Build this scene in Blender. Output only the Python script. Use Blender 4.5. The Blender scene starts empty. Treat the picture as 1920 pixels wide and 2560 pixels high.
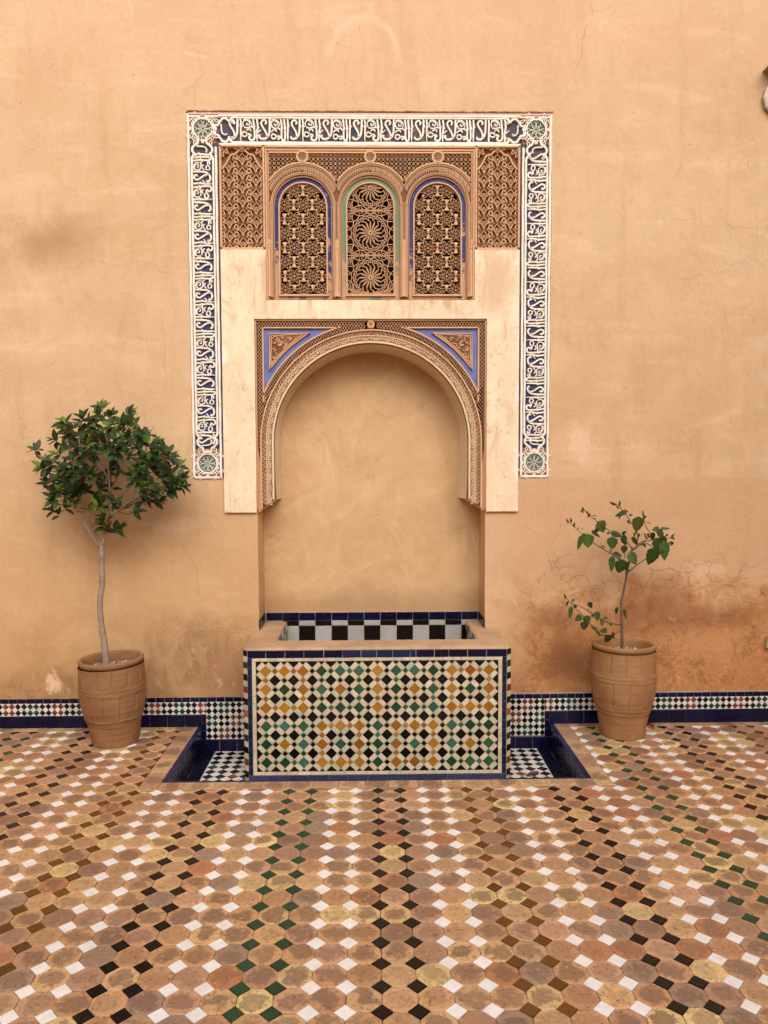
import bpy, math, random
import numpy as np
from mathutils import Vector, Matrix, noise
from mathutils.geometry import tessellate_polygon
random.seed(7)
C = bpy.context.scene.collection
sc = bpy.context.scene
PI = math.pi

# ------------------------------------------------------------------ camera, sky, sun, exposure
def cam_axes():
    yaw, pitch, roll = .016, .06, -.0035
    cy, sy = math.cos(yaw), math.sin(yaw)
    F = Vector((sy*math.cos(pitch), cy*math.cos(pitch), -math.sin(pitch)))
    r = Vector((cy, -sy, 0)); u = r.cross(F)
    c, s = math.cos(roll), math.sin(roll)
    return c*r + s*u, -s*r + c*u, F
CAM = Vector((0, -4.389, 1.5))
AR, AU, AF = cam_axes()
cd = bpy.data.cameras.new('camera'); co = bpy.data.objects.new('camera', cd); C.objects.link(co)
cd.sensor_fit = 'VERTICAL'; cd.sensor_height = 24.0; cd.lens = 24.0*1925/2560
cd.clip_start = .05; cd.clip_end = 400
co.matrix_world = Matrix((AR, AU, -AF)).transposed().to_4x4() if False else Matrix.Translation(CAM) @ Matrix((AR, AU, -AF)).transposed().to_4x4()
sc.camera = co
SUN_EL, SUN_AZ = math.radians(40), math.radians(-22)      # sun stands high behind the camera, a little to the left
w = bpy.data.worlds.new('World'); sc.world = w; w.use_nodes = True
nt = w.node_tree; nt.nodes.clear()
wo = nt.nodes.new('ShaderNodeOutputWorld'); bg = nt.nodes.new('ShaderNodeBackground')
sky = nt.nodes.new('ShaderNodeTexSky'); sky.sky_type = 'NISHITA'; sky.sun_disc = False
sky.sun_elevation = SUN_EL; sky.sun_rotation = PI + SUN_AZ
sky.air_density = 1.0; sky.dust_density = 5.0; sky.ozone_density = 1.0
hs = nt.nodes.new('ShaderNodeHueSaturation'); hs.inputs['Saturation'].default_value = .36
nt.links.new(sky.outputs[0], hs.inputs['Color']); nt.links.new(hs.outputs[0], bg.inputs[0])
bg.inputs[1].default_value = .15
nt.links.new(bg.outputs[0], wo.inputs[0])
sl = bpy.data.lights.new('sun', 'SUN'); sl.energy = 0.9; sl.angle = math.radians(34); sl.color = (1, .975, .94)
so = bpy.data.objects.new('sun', sl); C.objects.link(so)
sdir = Vector((math.sin(SUN_AZ)*math.cos(SUN_EL), -math.cos(SUN_AZ)*math.cos(SUN_EL), math.sin(SUN_EL)))
so.rotation_euler = sdir.to_track_quat('Z', 'Y').to_euler(); so.location = (0, -6, 8)
sc.view_settings.view_transform = 'Standard'; sc.view_settings.look = 'None'
sc.view_settings.gamma = 1; sc.view_settings.use_curve_mapping = False
sc.view_settings.exposure = 0.27
sc.cycles.max_bounces = 7; sc.cycles.diffuse_bounces = 4; sc.cycles.glossy_bounces = 2; sc.cycles.transmission_bounces = 2

# ------------------------------------------------------------------ helpers
def px(x, y, dist):
    """a point of the photograph (pixels) on the vertical plane standing dist metres in front of the camera"""
    d = AF + AR*((x-960)/1925) - AU*((y-1280)/1925)
    return CAM + d*(dist/d.y)

class MB:
    def __init__(s): s.v = []; s.f = []; s.c = []; s.uv = None
    def add(s, vs, fs, col=(1, 1, 1), cols=None):
        b = len(s.v); s.v += [tuple(v) for v in vs]
        s.c += cols if cols else [col]*len(vs)
        s.f += [tuple(b+i for i in f) for f in fs]
    def build(s, name, mat, parent=None, smooth=False, kind=None, uvfn=None):
        me = bpy.data.meshes.new(name); me.from_pydata(s.v, [], s.f)
        a = me.color_attributes.new('Col', 'FLOAT_COLOR', 'POINT')
        arr = np.ones((len(s.v), 4), dtype=np.float32); arr[:, :3] = np.array(s.c, dtype=np.float32).reshape(-1, 3)
        a.data.foreach_set('color', arr.ravel())
        if s.uv is not None:
            u = me.attributes.new('loc', 'FLOAT_VECTOR', 'POINT'); u.data.foreach_set('vector', np.array(s.uv, dtype=np.float32).ravel())
        if smooth: me.polygons.foreach_set('use_smooth', [True]*len(me.polygons))
        for m in (mat if isinstance(mat, (list, tuple)) else [mat]): me.materials.append(m)
        me.update()
        o = bpy.data.objects.new(name, me); C.objects.link(o)
        if parent is not None: o.parent = parent
        if kind: o['kind'] = kind
        return o

def tag(o, label, cat, group=None):
    o['label'] = label; o['category'] = cat
    if group: o['group'] = group
    return o
def empty(name, loc=(0, 0, 0), parent=None):
    o = bpy.data.objects.new(name, None); o.empty_display_size = .1; C.objects.link(o); o.location = loc
    if parent is not None: o.parent = parent
    return o

def area2(p): return sum(p[i][0]*p[(i+1) % len(p)][1]-p[(i+1) % len(p)][0]*p[i][1] for i in range(len(p)))/2
def ccw(p): return p if area2(p) > 0 else p[::-1]
def inset(p, e):
    n = len(p); out = []
    for i in range(n):
        a, b, c = p[i-1], p[i], p[(i+1) % n]
        d1 = (b[0]-a[0], b[1]-a[1]); d2 = (c[0]-b[0], c[1]-b[1])
        l1 = math.hypot(*d1) or 1e-9; l2 = math.hypot(*d2) or 1e-9
        n1 = (-d1[1]/l1, d1[0]/l1); n2 = (-d2[1]/l2, d2[0]/l2)
        m = (n1[0]+n2[0], n1[1]+n2[1]); k = 1+n1[0]*n2[0]+n1[1]*n2[1]
        k = max(k, .35); out.append((b[0]+m[0]*e/k, b[1]+m[1]*e/k))
    return out
# surface maps: (a, b, height out of the surface) -> world
def M_floor(z=0): return lambda a, b, h: (a, b, z+h)
def M_wall(y=0): return lambda a, b, h: (a, y-h, b)          # faces the camera (-y)
def M_left(x): return lambda a, b, h: (x+h, a, b)            # a face looking to +x (a along y)
def M_right(x): return lambda a, b, h: (x-h, a, b)
def M_back(y): return lambda a, b, h: (a, y+h, b)            # faces +y

def tile(mb, poly, M, h=.004, bev=.0015, col=(1, 1, 1), jit=0., base=0., loc=None, flip=False, tilt=.0):
    """one tile: bevelled prism standing on a surface"""
    p = ccw(poly)
    if len(p) < 3 or abs(area2(p)) < 4e-6: return False
    if jit: p = [(a+random.uniform(-jit, jit), b+random.uniform(-jit, jit)) for a, b in p]
    n = len(p); q = inset(p, bev)
    cx = sum(a for a, b in p)/n; cy = sum(b for a, b in p)/n
    tx, ty = random.uniform(-tilt, tilt), random.uniform(-tilt, tilt)
    H = lambda a, b: h+(a-cx)*tx+(b-cy)*ty
    vs = [M(a, b, H(a, b)) for a, b in q]+[M(a, b, H(a, b)-bev*.7) for a, b in p]+[M(a, b, base) for a, b in p]
    fs = [tuple(range(n))]
    for i in range(n):
        j = (i+1) % n
        fs += [(i, n+i, n+j, j), (n+i, 2*n+i, 2*n+j, n+j)]
    if flip: fs = [f[::-1] for f in fs]
    mb.add(vs, fs, col)
    if loc is not None:
        if mb.uv is None: mb.uv = []
        x0, y0, sc_, rnd = loc
        mb.uv += [((a-x0)/sc_, (b-y0)/sc_, rnd) for a, b in list(q)+p+p]
    return True
def clip(poly, nx, ny, d):
    """keep the part where nx*x+ny*y <= d"""
    out = []; n = len(poly)
    for i in range(n):
        a, b = poly[i], poly[(i+1) % n]
        da = nx*a[0]+ny*a[1]-d; db = nx*b[0]+ny*b[1]-d
        if da <= 0: out.append(a)
        if da*db < 0:
            t = da/(da-db); out.append((a[0]+(b[0]-a[0])*t, a[1]+(b[1]-a[1])*t))
    return out
def clip_rect(p, x0, x1, y0, y1):
    for a in ((-1, 0, -x0), (1, 0, x1), (0, -1, -y0), (0, 1, y1)):
        p = clip(p, *a)
        if len(p) < 3: return []
    return p
def rect(x0, x1, y0, y1): return [(x0, y0), (x1, y0), (x1, y1), (x0, y1)]
def diamond(x, y, r, r2=None): r2 = r2 or r; return [(x, y-r2), (x+r, y), (x, y+r2), (x-r, y)]

def smooth_line(pts, n=5, closed=False):
    """Catmull-Rom through the points"""
    P = [Vector(p) for p in pts]; out = []; N = len(P)
    rng = range(N if closed else N-1)
    for i in rng:
        if closed: a, b, c, d = P[i-1], P[i], P[(i+1) % N], P[(i+2) % N]
        else: a, b, c, d = P[max(i-1, 0)], P[i], P[i+1], P[min(i+2, N-1)]
        for k in range(n):
            t = k/n; out.append(.5*((2*b)+(c-a)*t+(2*a-5*b+4*c-d)*t*t+(3*b-a-3*c+d)*t**3))
    if not closed: out.append(P[-1])
    return [tuple(p) for p in out]

def ribbon(mb, pts, wd, y0, y1, col=(1, 1, 1), closed=False, taper=None, flare=.12, M=None):
    """raised rib in the x,z plane: its top at y0 (nearer the camera), its foot at y1"""
    n = len(pts)
    if n < 2: return
    vs = []; jitter = 0
    for i, p in enumerate(pts):
        if closed: a, b = pts[i-1], pts[(i+1) % n]
        else: a, b = pts[max(i-1, 0)], pts[min(i+1, n-1)]
        dx, dz = b[0]-a[0], b[1]-a[1]; L = math.hypot(dx, dz) or 1e-9
        nx, nz = -dz/L, dx/L
        if not closed and 0 < i < n-1:
            d1 = (p[0]-a[0], p[1]-a[1]); l1 = math.hypot(*d1) or 1e-9
            cs = abs((-d1[1]/l1)*nx+(d1[0]/l1)*nz); k = 1/max(cs, .6)
        else: k = 1
        hw = wd/2*k*(taper(i/(n-1)) if taper else 1)
        fl = wd*flare*.5
        vs += [(p[0]+nx*hw*.88, y0, p[1]+nz*hw*.88), (p[0]-nx*hw*.88, y0, p[1]-nz*hw*.88),
               (p[0]+nx*(hw+fl*.3), y0+(y1-y0)*.10, p[1]+nz*(hw+fl*.3)), (p[0]-nx*(hw+fl*.3), y0+(y1-y0)*.10, p[1]-nz*(hw+fl*.3)),
               (p[0]+nx*(hw+fl), y1, p[1]+nz*(hw+fl)), (p[0]-nx*(hw+fl), y1, p[1]-nz*(hw+fl))]
    fs = []
    m = n if closed else n-1
    for i in range(m):
        a = 6*i; b = 6*((i+1) % n)
        fs += [(a, b, b+1, a+1), (a+2, b+2, b, a), (a+1, b+1, b+3, a+3), (a+4, b+4, b+2, a+2), (a+3, b+3, b+5, a+5)]
    if not closed:
        fs += [(0, 1, 3, 2), (2, 3, 5, 4)]; a = 6*(n-1); fs += [(a+1, a, a+2, a+3), (a+3, a+2, a+4, a+5)]
    mb.add(vs, fs, col)
def clipped(mb, pts, inside, wd, y0, y1, col=(1, 1, 1), step=.006):
    """a rib kept only where inside(x, z)"""
    fine = []
    for a, b in zip(pts[:-1], pts[1:]):
        L = math.hypot(b[0]-a[0], b[1]-a[1]); k = max(1, int(L/step))
        fine += [(a[0]+(b[0]-a[0])*i/k, a[1]+(b[1]-a[1])*i/k) for i in range(k)]
    fine.append(pts[-1]); run = []
    def flush(r):
        if len(r) > 1:
            # straight runs need only their ends
            a, b = r[0], r[-1]
            L = math.hypot(b[0]-a[0], b[1]-a[1]) or 1e-9
            if L < .004 and len(r) > 3: ribbon(mb, r, wd, y0, y1, col); return
            dev = max(abs((b[0]-a[0])*(p[1]-a[1])-(b[1]-a[1])*(p[0]-a[0]))/L for p in r)
            ribbon(mb, [a, b] if dev < 2e-4 else r, wd, y0, y1, col)
    for p in fine:
        if inside(*p): run.append(p)
        else: flush(run); run = []
    flush(run)
def slab(mb, outer, holes, M, h0, h1, col=(1, 1, 1), sides=True):
    """flat plate with holes, front at height h1, edges going back to h0"""
    outer = ccw(outer); holes = [ccw(h)[::-1] for h in holes]
    loops = [outer]+holes
    flat = [p for l in loops for p in l]
    tris = tessellate_polygon([[Vector((a, b, 0)) for a, b in l] for l in loops])
    vs = [M(a, b, h1) for a, b in flat]; fs = []
    for t in tris:
        p = [flat[i] for i in t]
        ar = (p[1][0]-p[0][0])*(p[2][1]-p[0][1])-(p[2][0]-p[0][0])*(p[1][1]-p[0][1])
        if abs(ar) < 1e-12: continue
        fs.append(tuple(t) if ar > 0 else tuple(t)[::-1])
    mb.add(vs, fs, col)
    if sides:
        for l in loops:
            n = len(l); vs = [M(a, b, h1) for a, b in l]+[M(a, b, h0) for a, b in l]
            mb.add(vs, [(i, n+i, n+(i+1) % n, (i+1) % n) for i in range(n)], col)
def arcpts(cx, cz, r, a0, a1, n): return [(cx+r*math.cos(a0+(a1-a0)*i/n), cz+r*math.sin(a0+(a1-a0)*i/n)) for i in range(n+1)]
def arch_shape(cx, hw, zb, cz, n=28): return [(cx+hw, zb)]+arcpts(cx, cz, hw, 0, PI, n)+[(cx-hw, zb)]
def circ(cx, cz, r, n=16): return arcpts(cx, cz, r, 0, 2*PI*(n-1)/n, n-1)
def jc(c, j=.12):
    k = 1+random.uniform(-j, j); return tuple(max(0, x*k*(1+random.uniform(-j, j)*.25)) for x in c)

def tube(mb, pts, rad, sides=8, col=(1, 1, 1), n=4, caps=True):
    P = [Vector(p) for p in (smooth_line(pts, n) if n > 1 else pts)]; N = len(P); vs = []; fs = []
    R = [rad[min(int(i/(N-1)*(len(rad)-1)), len(rad)-2)]*(1-(i/(N-1)*(len(rad)-1) % 1 if i < N-1 else 1)) +
         rad[min(int(i/(N-1)*(len(rad)-1)), len(rad)-2)+1]*(i/(N-1)*(len(rad)-1) % 1 if i < N-1 else 1) for i in range(N)]
    up = Vector((0, 1, .01))
    for i, p in enumerate(P):
        t = (P[min(i+1, N-1)]-P[max(i-1, 0)]).normalized()
        a = t.cross(up)
        if a.length < 1e-3: a = t.cross(Vector((1, 0, 0)))
        a.normalize(); b = t.cross(a).normalized()
        for k in range(sides):
            an = 2*PI*k/sides; vs.append(tuple(p+(a*math.cos(an)+b*math.sin(an))*R[i]*(1+.06*math.sin(i*1.7+k*2.1))))
    for i in range(N-1):
        for k in range(sides):
            k2 = (k+1) % sides; fs.append((i*sides+k, i*sides+k2, (i+1)*sides+k2, (i+1)*sides+k))
    if caps: fs += [tuple(range(sides))[::-1], tuple((N-1)*sides+k for k in range(sides))]
    mb.add(vs, fs, col)

# ------------------------------------------------------------------ materials
class NT:
    def __init__(s, name):
        s.m = bpy.data.materials.new(name); s.m.use_nodes = True; s.t = s.m.node_tree; s.t.nodes.clear()
        s.out = s.n('ShaderNodeOutputMaterial'); s.b = s.n('ShaderNodeBsdfPrincipled'); s.l(s.b.outputs[0], s.out.inputs[0])
        s.co = s.n('ShaderNodeTexCoord').outputs['Object']
    def n(s, t, **k):
        x = s.t.nodes.new(t)
        for a, b in k.items(): setattr(x, a, b)
        return x
    def l(s, a, b): s.t.links.new(a, b)
    def put(s, v, inp):
        if hasattr(v, 'is_linked') or hasattr(v, 'links'): s.l(v, inp)
        else: inp.default_value = (*v, 1) if isinstance(v, (tuple, list)) and len(v) == 3 and len(inp.default_value) == 4 else v
    def noise(s, scale, detail=4, rough=.55, vec=None, dist=0, out='Fac'):
        x = s.n('ShaderNodeTexNoise'); x.inputs['Scale'].default_value = scale; x.inputs['Detail'].default_value = detail
        x.inputs['Roughness'].default_value = rough; x.inputs['Distortion'].default_value = dist
        s.l(vec or s.co, x.inputs['Vector']); return x.outputs[out]
    def ramp(s, v, a, b, lo=0., hi=1.):
        x = s.n('ShaderNodeMapRange'); x.clamp = True; x.interpolation_type = 'SMOOTHSTEP'
        x.inputs[1].default_value = a; x.inputs[2].default_value = b; x.inputs[3].default_value = lo; x.inputs[4].default_value = hi
        s.l(v, x.inputs[0]); return x.outputs[0]
    def math(s, op, a, b=0., c=None):
        x = s.n('ShaderNodeMath', operation=op); s.put(a, x.inputs[0]); s.put(b, x.inputs[1])
        if c is not None: s.put(c, x.inputs[2])
        return x.outputs[0]
    def mix(s, f, a, b, mode='MIX'):
        x = s.n('ShaderNodeMix', data_type='RGBA', blend_type=mode); s.put(f, x.inputs[0]); s.put(a, x.inputs[6]); s.put(b, x.inputs[7]); return x.outputs[2]
    def map(s, sx, sy, sz, loc=(0, 0, 0), vec=None, rot=0.):
        x = s.n('ShaderNodeMapping'); x.inputs['Rotation'].default_value = (0, rot, 0); x.inputs['Scale'].default_value = (sx, sy, sz); x.inputs['Location'].default_value = loc
        s.l(vec or s.co, x.inputs[0]); return x.outputs[0]
    def col(s): return s.n('ShaderNodeVertexColor', layer_name='Col').outputs[0]
    def bump(s, h, strength=.3, dist=.01, normal=None):
        x = s.n('ShaderNodeBump'); x.inputs['Strength'].default_value = strength; x.inputs['Distance'].default_value = dist
        s.l(h, x.inputs['Height'])
        if normal: s.l(normal, x.inputs['Normal'])
        return x.outputs[0]
    def xyz(s, vec=None):
        x = s.n('ShaderNodeSeparateXYZ'); s.l(vec or s.co, x.inputs[0]); return x.outputs
    def blob(s, cx, cz, rx, rz, soft=.6, warp=None):
        """a soft stain at a place of the wall"""
        X = s.xyz(); a = s.math('DIVIDE', s.math('SUBTRACT', X[0], cx), rx); b = s.math('DIVIDE', s.math('SUBTRACT', X[2], cz), rz)
        d = s.math('SQRT', s.math('ADD', s.math('MULTIPLY', a, a), s.math('MULTIPLY', b, b)))
        if warp is not None: d = s.math('ADD', d, warp)
        return s.ramp(d, 1-soft, 1+soft*.4, 1, 0)
    def set(s, col=None, rough=None, normal=None, spec=None, coat=None):
        if col is not None: s.put(col, s.b.inputs['Base Color'])
        if rough is not None: s.put(rough, s.b.inputs['Roughness'])
        if normal is not None: s.l(normal, s.b.inputs['Normal'])
        if spec is not None: s.b.inputs['Specular IOR Level'].default_value = spec
        if coat is not None: s.b.inputs['Coat Weight'].default_value = coat; s.b.inputs['Coat Roughness'].default_value = .12
        return s.m

def wall_material():
    s = NT('ochre_plaster')
    big = s.noise(.9, 3, .6); mid = s.noise(3.5, 5, .62, dist=.6); fine = s.noise(38, 4, .6)
    streak = s.noise(2.2, 5, .6, vec=s.map(1, 1, 3.6), dist=.8)
    vert = s.noise(2.6, 4, .6, vec=s.map(3.2, 1, .55, (3, 0, 0)), dist=.4)
    c = s.mix(s.ramp(big, .32, .68), (.610, .380, .205), (.675, .452, .265))
    c = s.mix(s.ramp(mid, .38, .72, 0, .55), c, (.745, .485, .285))
    c = s.mix(s.ramp(streak, .50, .75, 0, .55), c, (.780, .545, .345))
    c = s.mix(s.ramp(vert, .50, .75, 0, .50), c, (.540, .330, .170))
    c = s.mix(s.ramp(s.noise(9, 6, .7, dist=1.5), .53, .70, 0, .42), c, (.540, .320, .170))
    X = s.xyz()
    warp = s.math('MULTIPLY', s.math('SUBTRACT', mid, .5), 1.6)
    # newer render below the carved frame on the right: pinker
    low = s.math('MULTIPLY', s.ramp(s.math('ADD', X[2], s.math('MULTIPLY', s.math('SUBTRACT', mid, .5), .08)), 1.405, 1.44, 1, 0), s.ramp(X[0], .6, .9))
    c = s.mix(s.math('MULTIPLY', low, .55), c, (.600, .340, .175))
    c = s.mix(s.math('MULTIPLY', s.blob(.1, 3.95, 2.6, .62, .8, warp), .35), c, (.740, .430, .270))
    # arched scratch ring high on the wall
    a = s.math('SUBTRACT', X[0], -.03); b = s.math('SUBTRACT', X[2], 3.72)
    rr = s.math('SQRT', s.math('ADD', s.math('MULTIPLY', a, a), s.math('MULTIPLY', b, s.math('MULTIPLY', b, .75))))
    ring = s.math('MULTIPLY', s.ramp(s.math('ABSOLUTE', s.math('SUBTRACT', rr, s.math('ADD', .2, s.math('MULTIPLY', s.math('SUBTRACT', mid, .5), .1)))), 0, .035, 1, 0), s.ramp(X[2], 3.70, 3.8))
    c = s.mix(s.math('MULTIPLY', ring, .35), c, (.86, .62, .44))
    # smudges
    c = s.mix(s.math('MULTIPLY', s.blob(-1.76, 2.75, .27, .17, .9, warp), .74), c, (.39, .215, .098))
    c = s.mix(s.math('MULTIPLY', s.blob(-2.0, 2.66, .3, .2, .9, warp), .25), c, (.46, .27, .13))
    # dirt above the skirting on the left, with the light's falloff painted in
    lf = s.math('MULTIPLY', s.ramp(s.math('ADD', X[2], s.math('MULTIPLY', s.math('SUBTRACT', mid, .5), .9)), .20, .85, 1, 0), s.ramp(X[0], .3, .65, 1, 0))
    c = s.mix(s.math('MULTIPLY', lf, .85), c, (.400, .225, .100))
    lowl = s.math('MULTIPLY', s.ramp(s.math('ADD', X[2], s.math('MULTIPLY', s.math('SUBTRACT', big, .5), 1.2)), .9, 2.0, 1, 0), s.ramp(X[0], .3, .65, 1, 0))  # ochre towards the bottom: the wall's light gradient painted as a tint
    c = s.mix(s.math('MULTIPLY', lowl, .45), c, (.600, .350, .150))
    gr = s.math('MULTIPLY', s.math('MAXIMUM', s.blob(-1.02, .38, .36, .30, .9, warp), s.blob(-1.9, .22, .5, .14, .9, warp)), s.ramp(s.noise(11, 7, .78, dist=.8, vec=s.map(1, 1, .6, (6, 0, 2))), .40, .60, .25, .85))
    c = s.mix(gr, c, (.300, .165, .078))
    c = s.mix(s.math('MULTIPLY', s.blob(-.80, .30, .22, .2, .8, warp), .45), c, (.36, .17, .09))
    c = s.mix(s.math('MULTIPLY', lf, s.ramp(s.noise(14, 5, .7), .56, .68, 0, .75)), c, (.620, .400, .235))
    # damp stain on the right
    n9 = s.noise(8, 6, .72, dist=1)
    rt = s.math('MULTIPLY', s.ramp(s.math('ADD', s.math('ADD', X[2], s.math('MULTIPLY', s.math('SUBTRACT', mid, .5), 1.0)), s.math('MULTIPLY', s.math('SUBTRACT', n9, .5), .55)), .55, .92, 1, 0), s.ramp(s.math('ADD', X[0], s.math('MULTIPLY', s.math('SUBTRACT', big, .5), 1)), .60, 1.15))
    c = s.mix(s.math('MULTIPLY', rt, .86), c, (.500, .205, .066))
    c = s.mix(s.math('MULTIPLY', rt, s.ramp(s.noise(5, 7, .78, dist=1.4), .50, .60, 0, .8)), c, (.330, .120, .038))
    c = s.mix(s.math('MULTIPLY', rt, s.ramp(s.noise(22, 6, .8, dist=1.5), .50, .60, 0, .75)), c, (.640, .320, .130))
    c = s.mix(s.math('MULTIPLY', rt, s.ramp(s.noise(44, 5, .8, dist=2, vec=s.map(1, 1, 1, (2, 2, 9))), .55, .62, 0, .7)), c, (.300, .115, .035))
    c = s.mix(s.math('MULTIPLY', s.math('MULTIPLY', rt, s.ramp(X[2], .62, .35)), s.ramp(s.noise(31, 6, .75, dist=1), .60, .66, 0, .7)), c, (.760, .440, .240))
    for (x, z, rx, rz, k) in ((1.12, .36, .2, .17, 1.0), (1.05, .62, .16, .1, .55), (1.66, .68, .18, .2, .5), (1.95, .62, .3, .09, .45), (1.5, .60, .16, .12, .45)):
        c = s.mix(s.math('MULTIPLY', s.blob(x, z, rx, rz, .8, warp), k), c, (.255, .100, .040))
    c = s.mix(s.math('MULTIPLY', s.blob(1.95, .45, .3, .12, .9, warp), .4), c, (.68, .35, .16))
    # light patches where plaster flaked
    fl = s.ramp(s.noise(1.9, 7, .68, dist=1.2, vec=s.map(1, 1, 1, (5, 2, 8))), .66, .70)
    c = s.mix(s.math('MULTIPLY', fl, .45), c, (.80, .56, .385))
    for (x, z, rx, rz, k) in ((1.19, 1.63, .07, .10, .5), (-.55, 1.05, .0, .0, 0), (-1.13, 1.16, .13, .05, .35), (-1.83, .26, .05, .06, .8), (1.93, .9, .12, .05, .3), (1.5, .93, .2, .06, .25)):
        if k: c = s.mix(s.math('MULTIPLY', s.blob(x, z, rx, rz, .5, s.math('MULTIPLY', s.math('SUBTRACT', s.noise(16, 5, .7), .5), 3)), k), c, (.85, .58, .38))
    # cracks
    wv = s.noise(5, 6, .62, out='Color'); vm = s.n('ShaderNodeVectorMath', operation='MULTIPLY_ADD')
    s.l(wv, vm.inputs[0]); vm.inputs[1].default_value = (.34, .34, .34); s.l(s.co, vm.inputs[2])
    def vor(scale):
        v = s.n('ShaderNodeTexVoronoi', feature='DISTANCE_TO_EDGE'); v.inputs['Scale'].default_value = scale
        s.l(vm.outputs[0], v.inputs['Vector']); return v.outputs['Distance']
    ck1 = s.math('MULTIPLY', s.ramp(vor(1.25), 0, .0052, 1, 0), s.ramp(s.noise(1.3, 3, .5, vec=s.map(1, 1, 1, (9, 0, 4))), .51, .60))
    ck2 = s.math('MULTIPLY', s.ramp(vor(5.2), 0, .034, 1, 0), s.ramp(s.noise(3.1, 3, .5, vec=s.map(1, 1, 1, (1, 0, 7))), .42, .56))
    zone = s.math('MAXIMUM', s.math('MULTIPLY', s.ramp(X[0], .7, 1.0), s.math('MULTIPLY', s.ramp(X[2], .35, .7), s.ramp(X[2], .88, 1.12, 1, 0))),
                  s.math('MULTIPLY', s.ramp(X[2], .1, .42, 1, 0), .8))
    ck2 = s.math('MULTIPLY', ck2, zone)
    ck = s.math('MAXIMUM', s.math('MULTIPLY', ck1, .3), s.math('MULTIPLY', ck2, .55))
    c = s.mix(s.math('MULTIPLY', ck, .8), c, (.30, .13, .05))
    # specks
    sp = s.n('ShaderNodeTexVoronoi', feature='F1'); sp.inputs['Scale'].default_value = 9; s.l(s.co, sp.inputs['Vector'])
    c = s.mix(s.ramp(sp.outputs['Distance'], .035, .05, .55, 0), c, (.33, .18, .10))
    c = s.mix(s.ramp(fine, .3, .7, .10, 0), c, (.35, .2, .1))
    h = s.math('ADD', s.math('MULTIPLY', mid, .8), s.math('ADD', s.math('MULTIPLY', fine, .10), s.math('MULTIPLY', s.noise(13, 5, .65, dist=.8), .35)))
    h = s.math('SUBTRACT', h, s.math('MULTIPLY', ck, .35)); h = s.math('ADD', h, s.math('MULTIPLY', rt, s.math('MULTIPLY', s.noise(26, 6, .8, dist=1), 1.1)))
    return s.set(c, .88, s.bump(h, .55, .012), .25)

def niche_material():
    s = NT('polished_niche_plaster')
    mid = s.noise(2.3, 6, .62, dist=.7); c = s.mix(s.ramp(mid, .25, .75), (.560, .345, .165), (.650, .415, .212))
    c = s.mix(s.ramp(s.noise(4.5, 6, .6, vec=s.map(1.6, 1, .7, (2, 2, 2)), dist=1.0), .50, .75, 0, .40), c, (.740, .500, .275))
    for rot, lo, colr, loc in ((.5, .52, (.800, .560, .330), 1), (-.7, .52, (.780, .530, .300), 5), (.3, .50, (.470, .275, .125), 9), (-1.2, .54, (.800, .570, .340), 13)):
        c = s.mix(s.ramp(s.noise(4.2, 7, .72, vec=s.map(.6, 1, 2.2, (loc, loc, loc), s.map(1, 1, 1, rot=rot)), dist=.5), lo, lo+.2, 0, .32), c, colr)
    c = s.mix(s.ramp(s.noise(11, 5, .7), .58, .72, 0, .4), c, (.44, .25, .12))
    X = s.xyz()
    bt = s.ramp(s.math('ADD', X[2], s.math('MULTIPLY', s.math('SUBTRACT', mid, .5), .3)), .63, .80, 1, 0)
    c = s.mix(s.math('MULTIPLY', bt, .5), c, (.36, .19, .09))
    wv = s.noise(6, 6, .62, out='Color'); vm = s.n('ShaderNodeVectorMath', operation='MULTIPLY_ADD')
    s.l(wv, vm.inputs[0]); vm.inputs[1].default_value = (.3, .3, .3); s.l(s.co, vm.inputs[2])
    v = s.n('ShaderNodeTexVoronoi', feature='DISTANCE_TO_EDGE'); v.inputs['Scale'].default_value = 1.9; s.l(vm.outputs[0], v.inputs['Vector'])
    ck = s.math('MULTIPLY', s.ramp(v.outputs['Distance'], 0, .005, 1, 0), s.ramp(s.noise(1.7, 2), .5, .6, 0, .4))
    c = s.mix(ck, c, (.28, .14, .06))
    c = s.mix(s.ramp(s.noise(60, 3, .6), .68, .74, 0, .3), c, (.32, .18, .09))
    h = s.math('ADD', mid, s.math('MULTIPLY', s.noise(16, 5, .6), .25))
    return s.set(c, .72, s.bump(h, .5, .010), .35)

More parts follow.
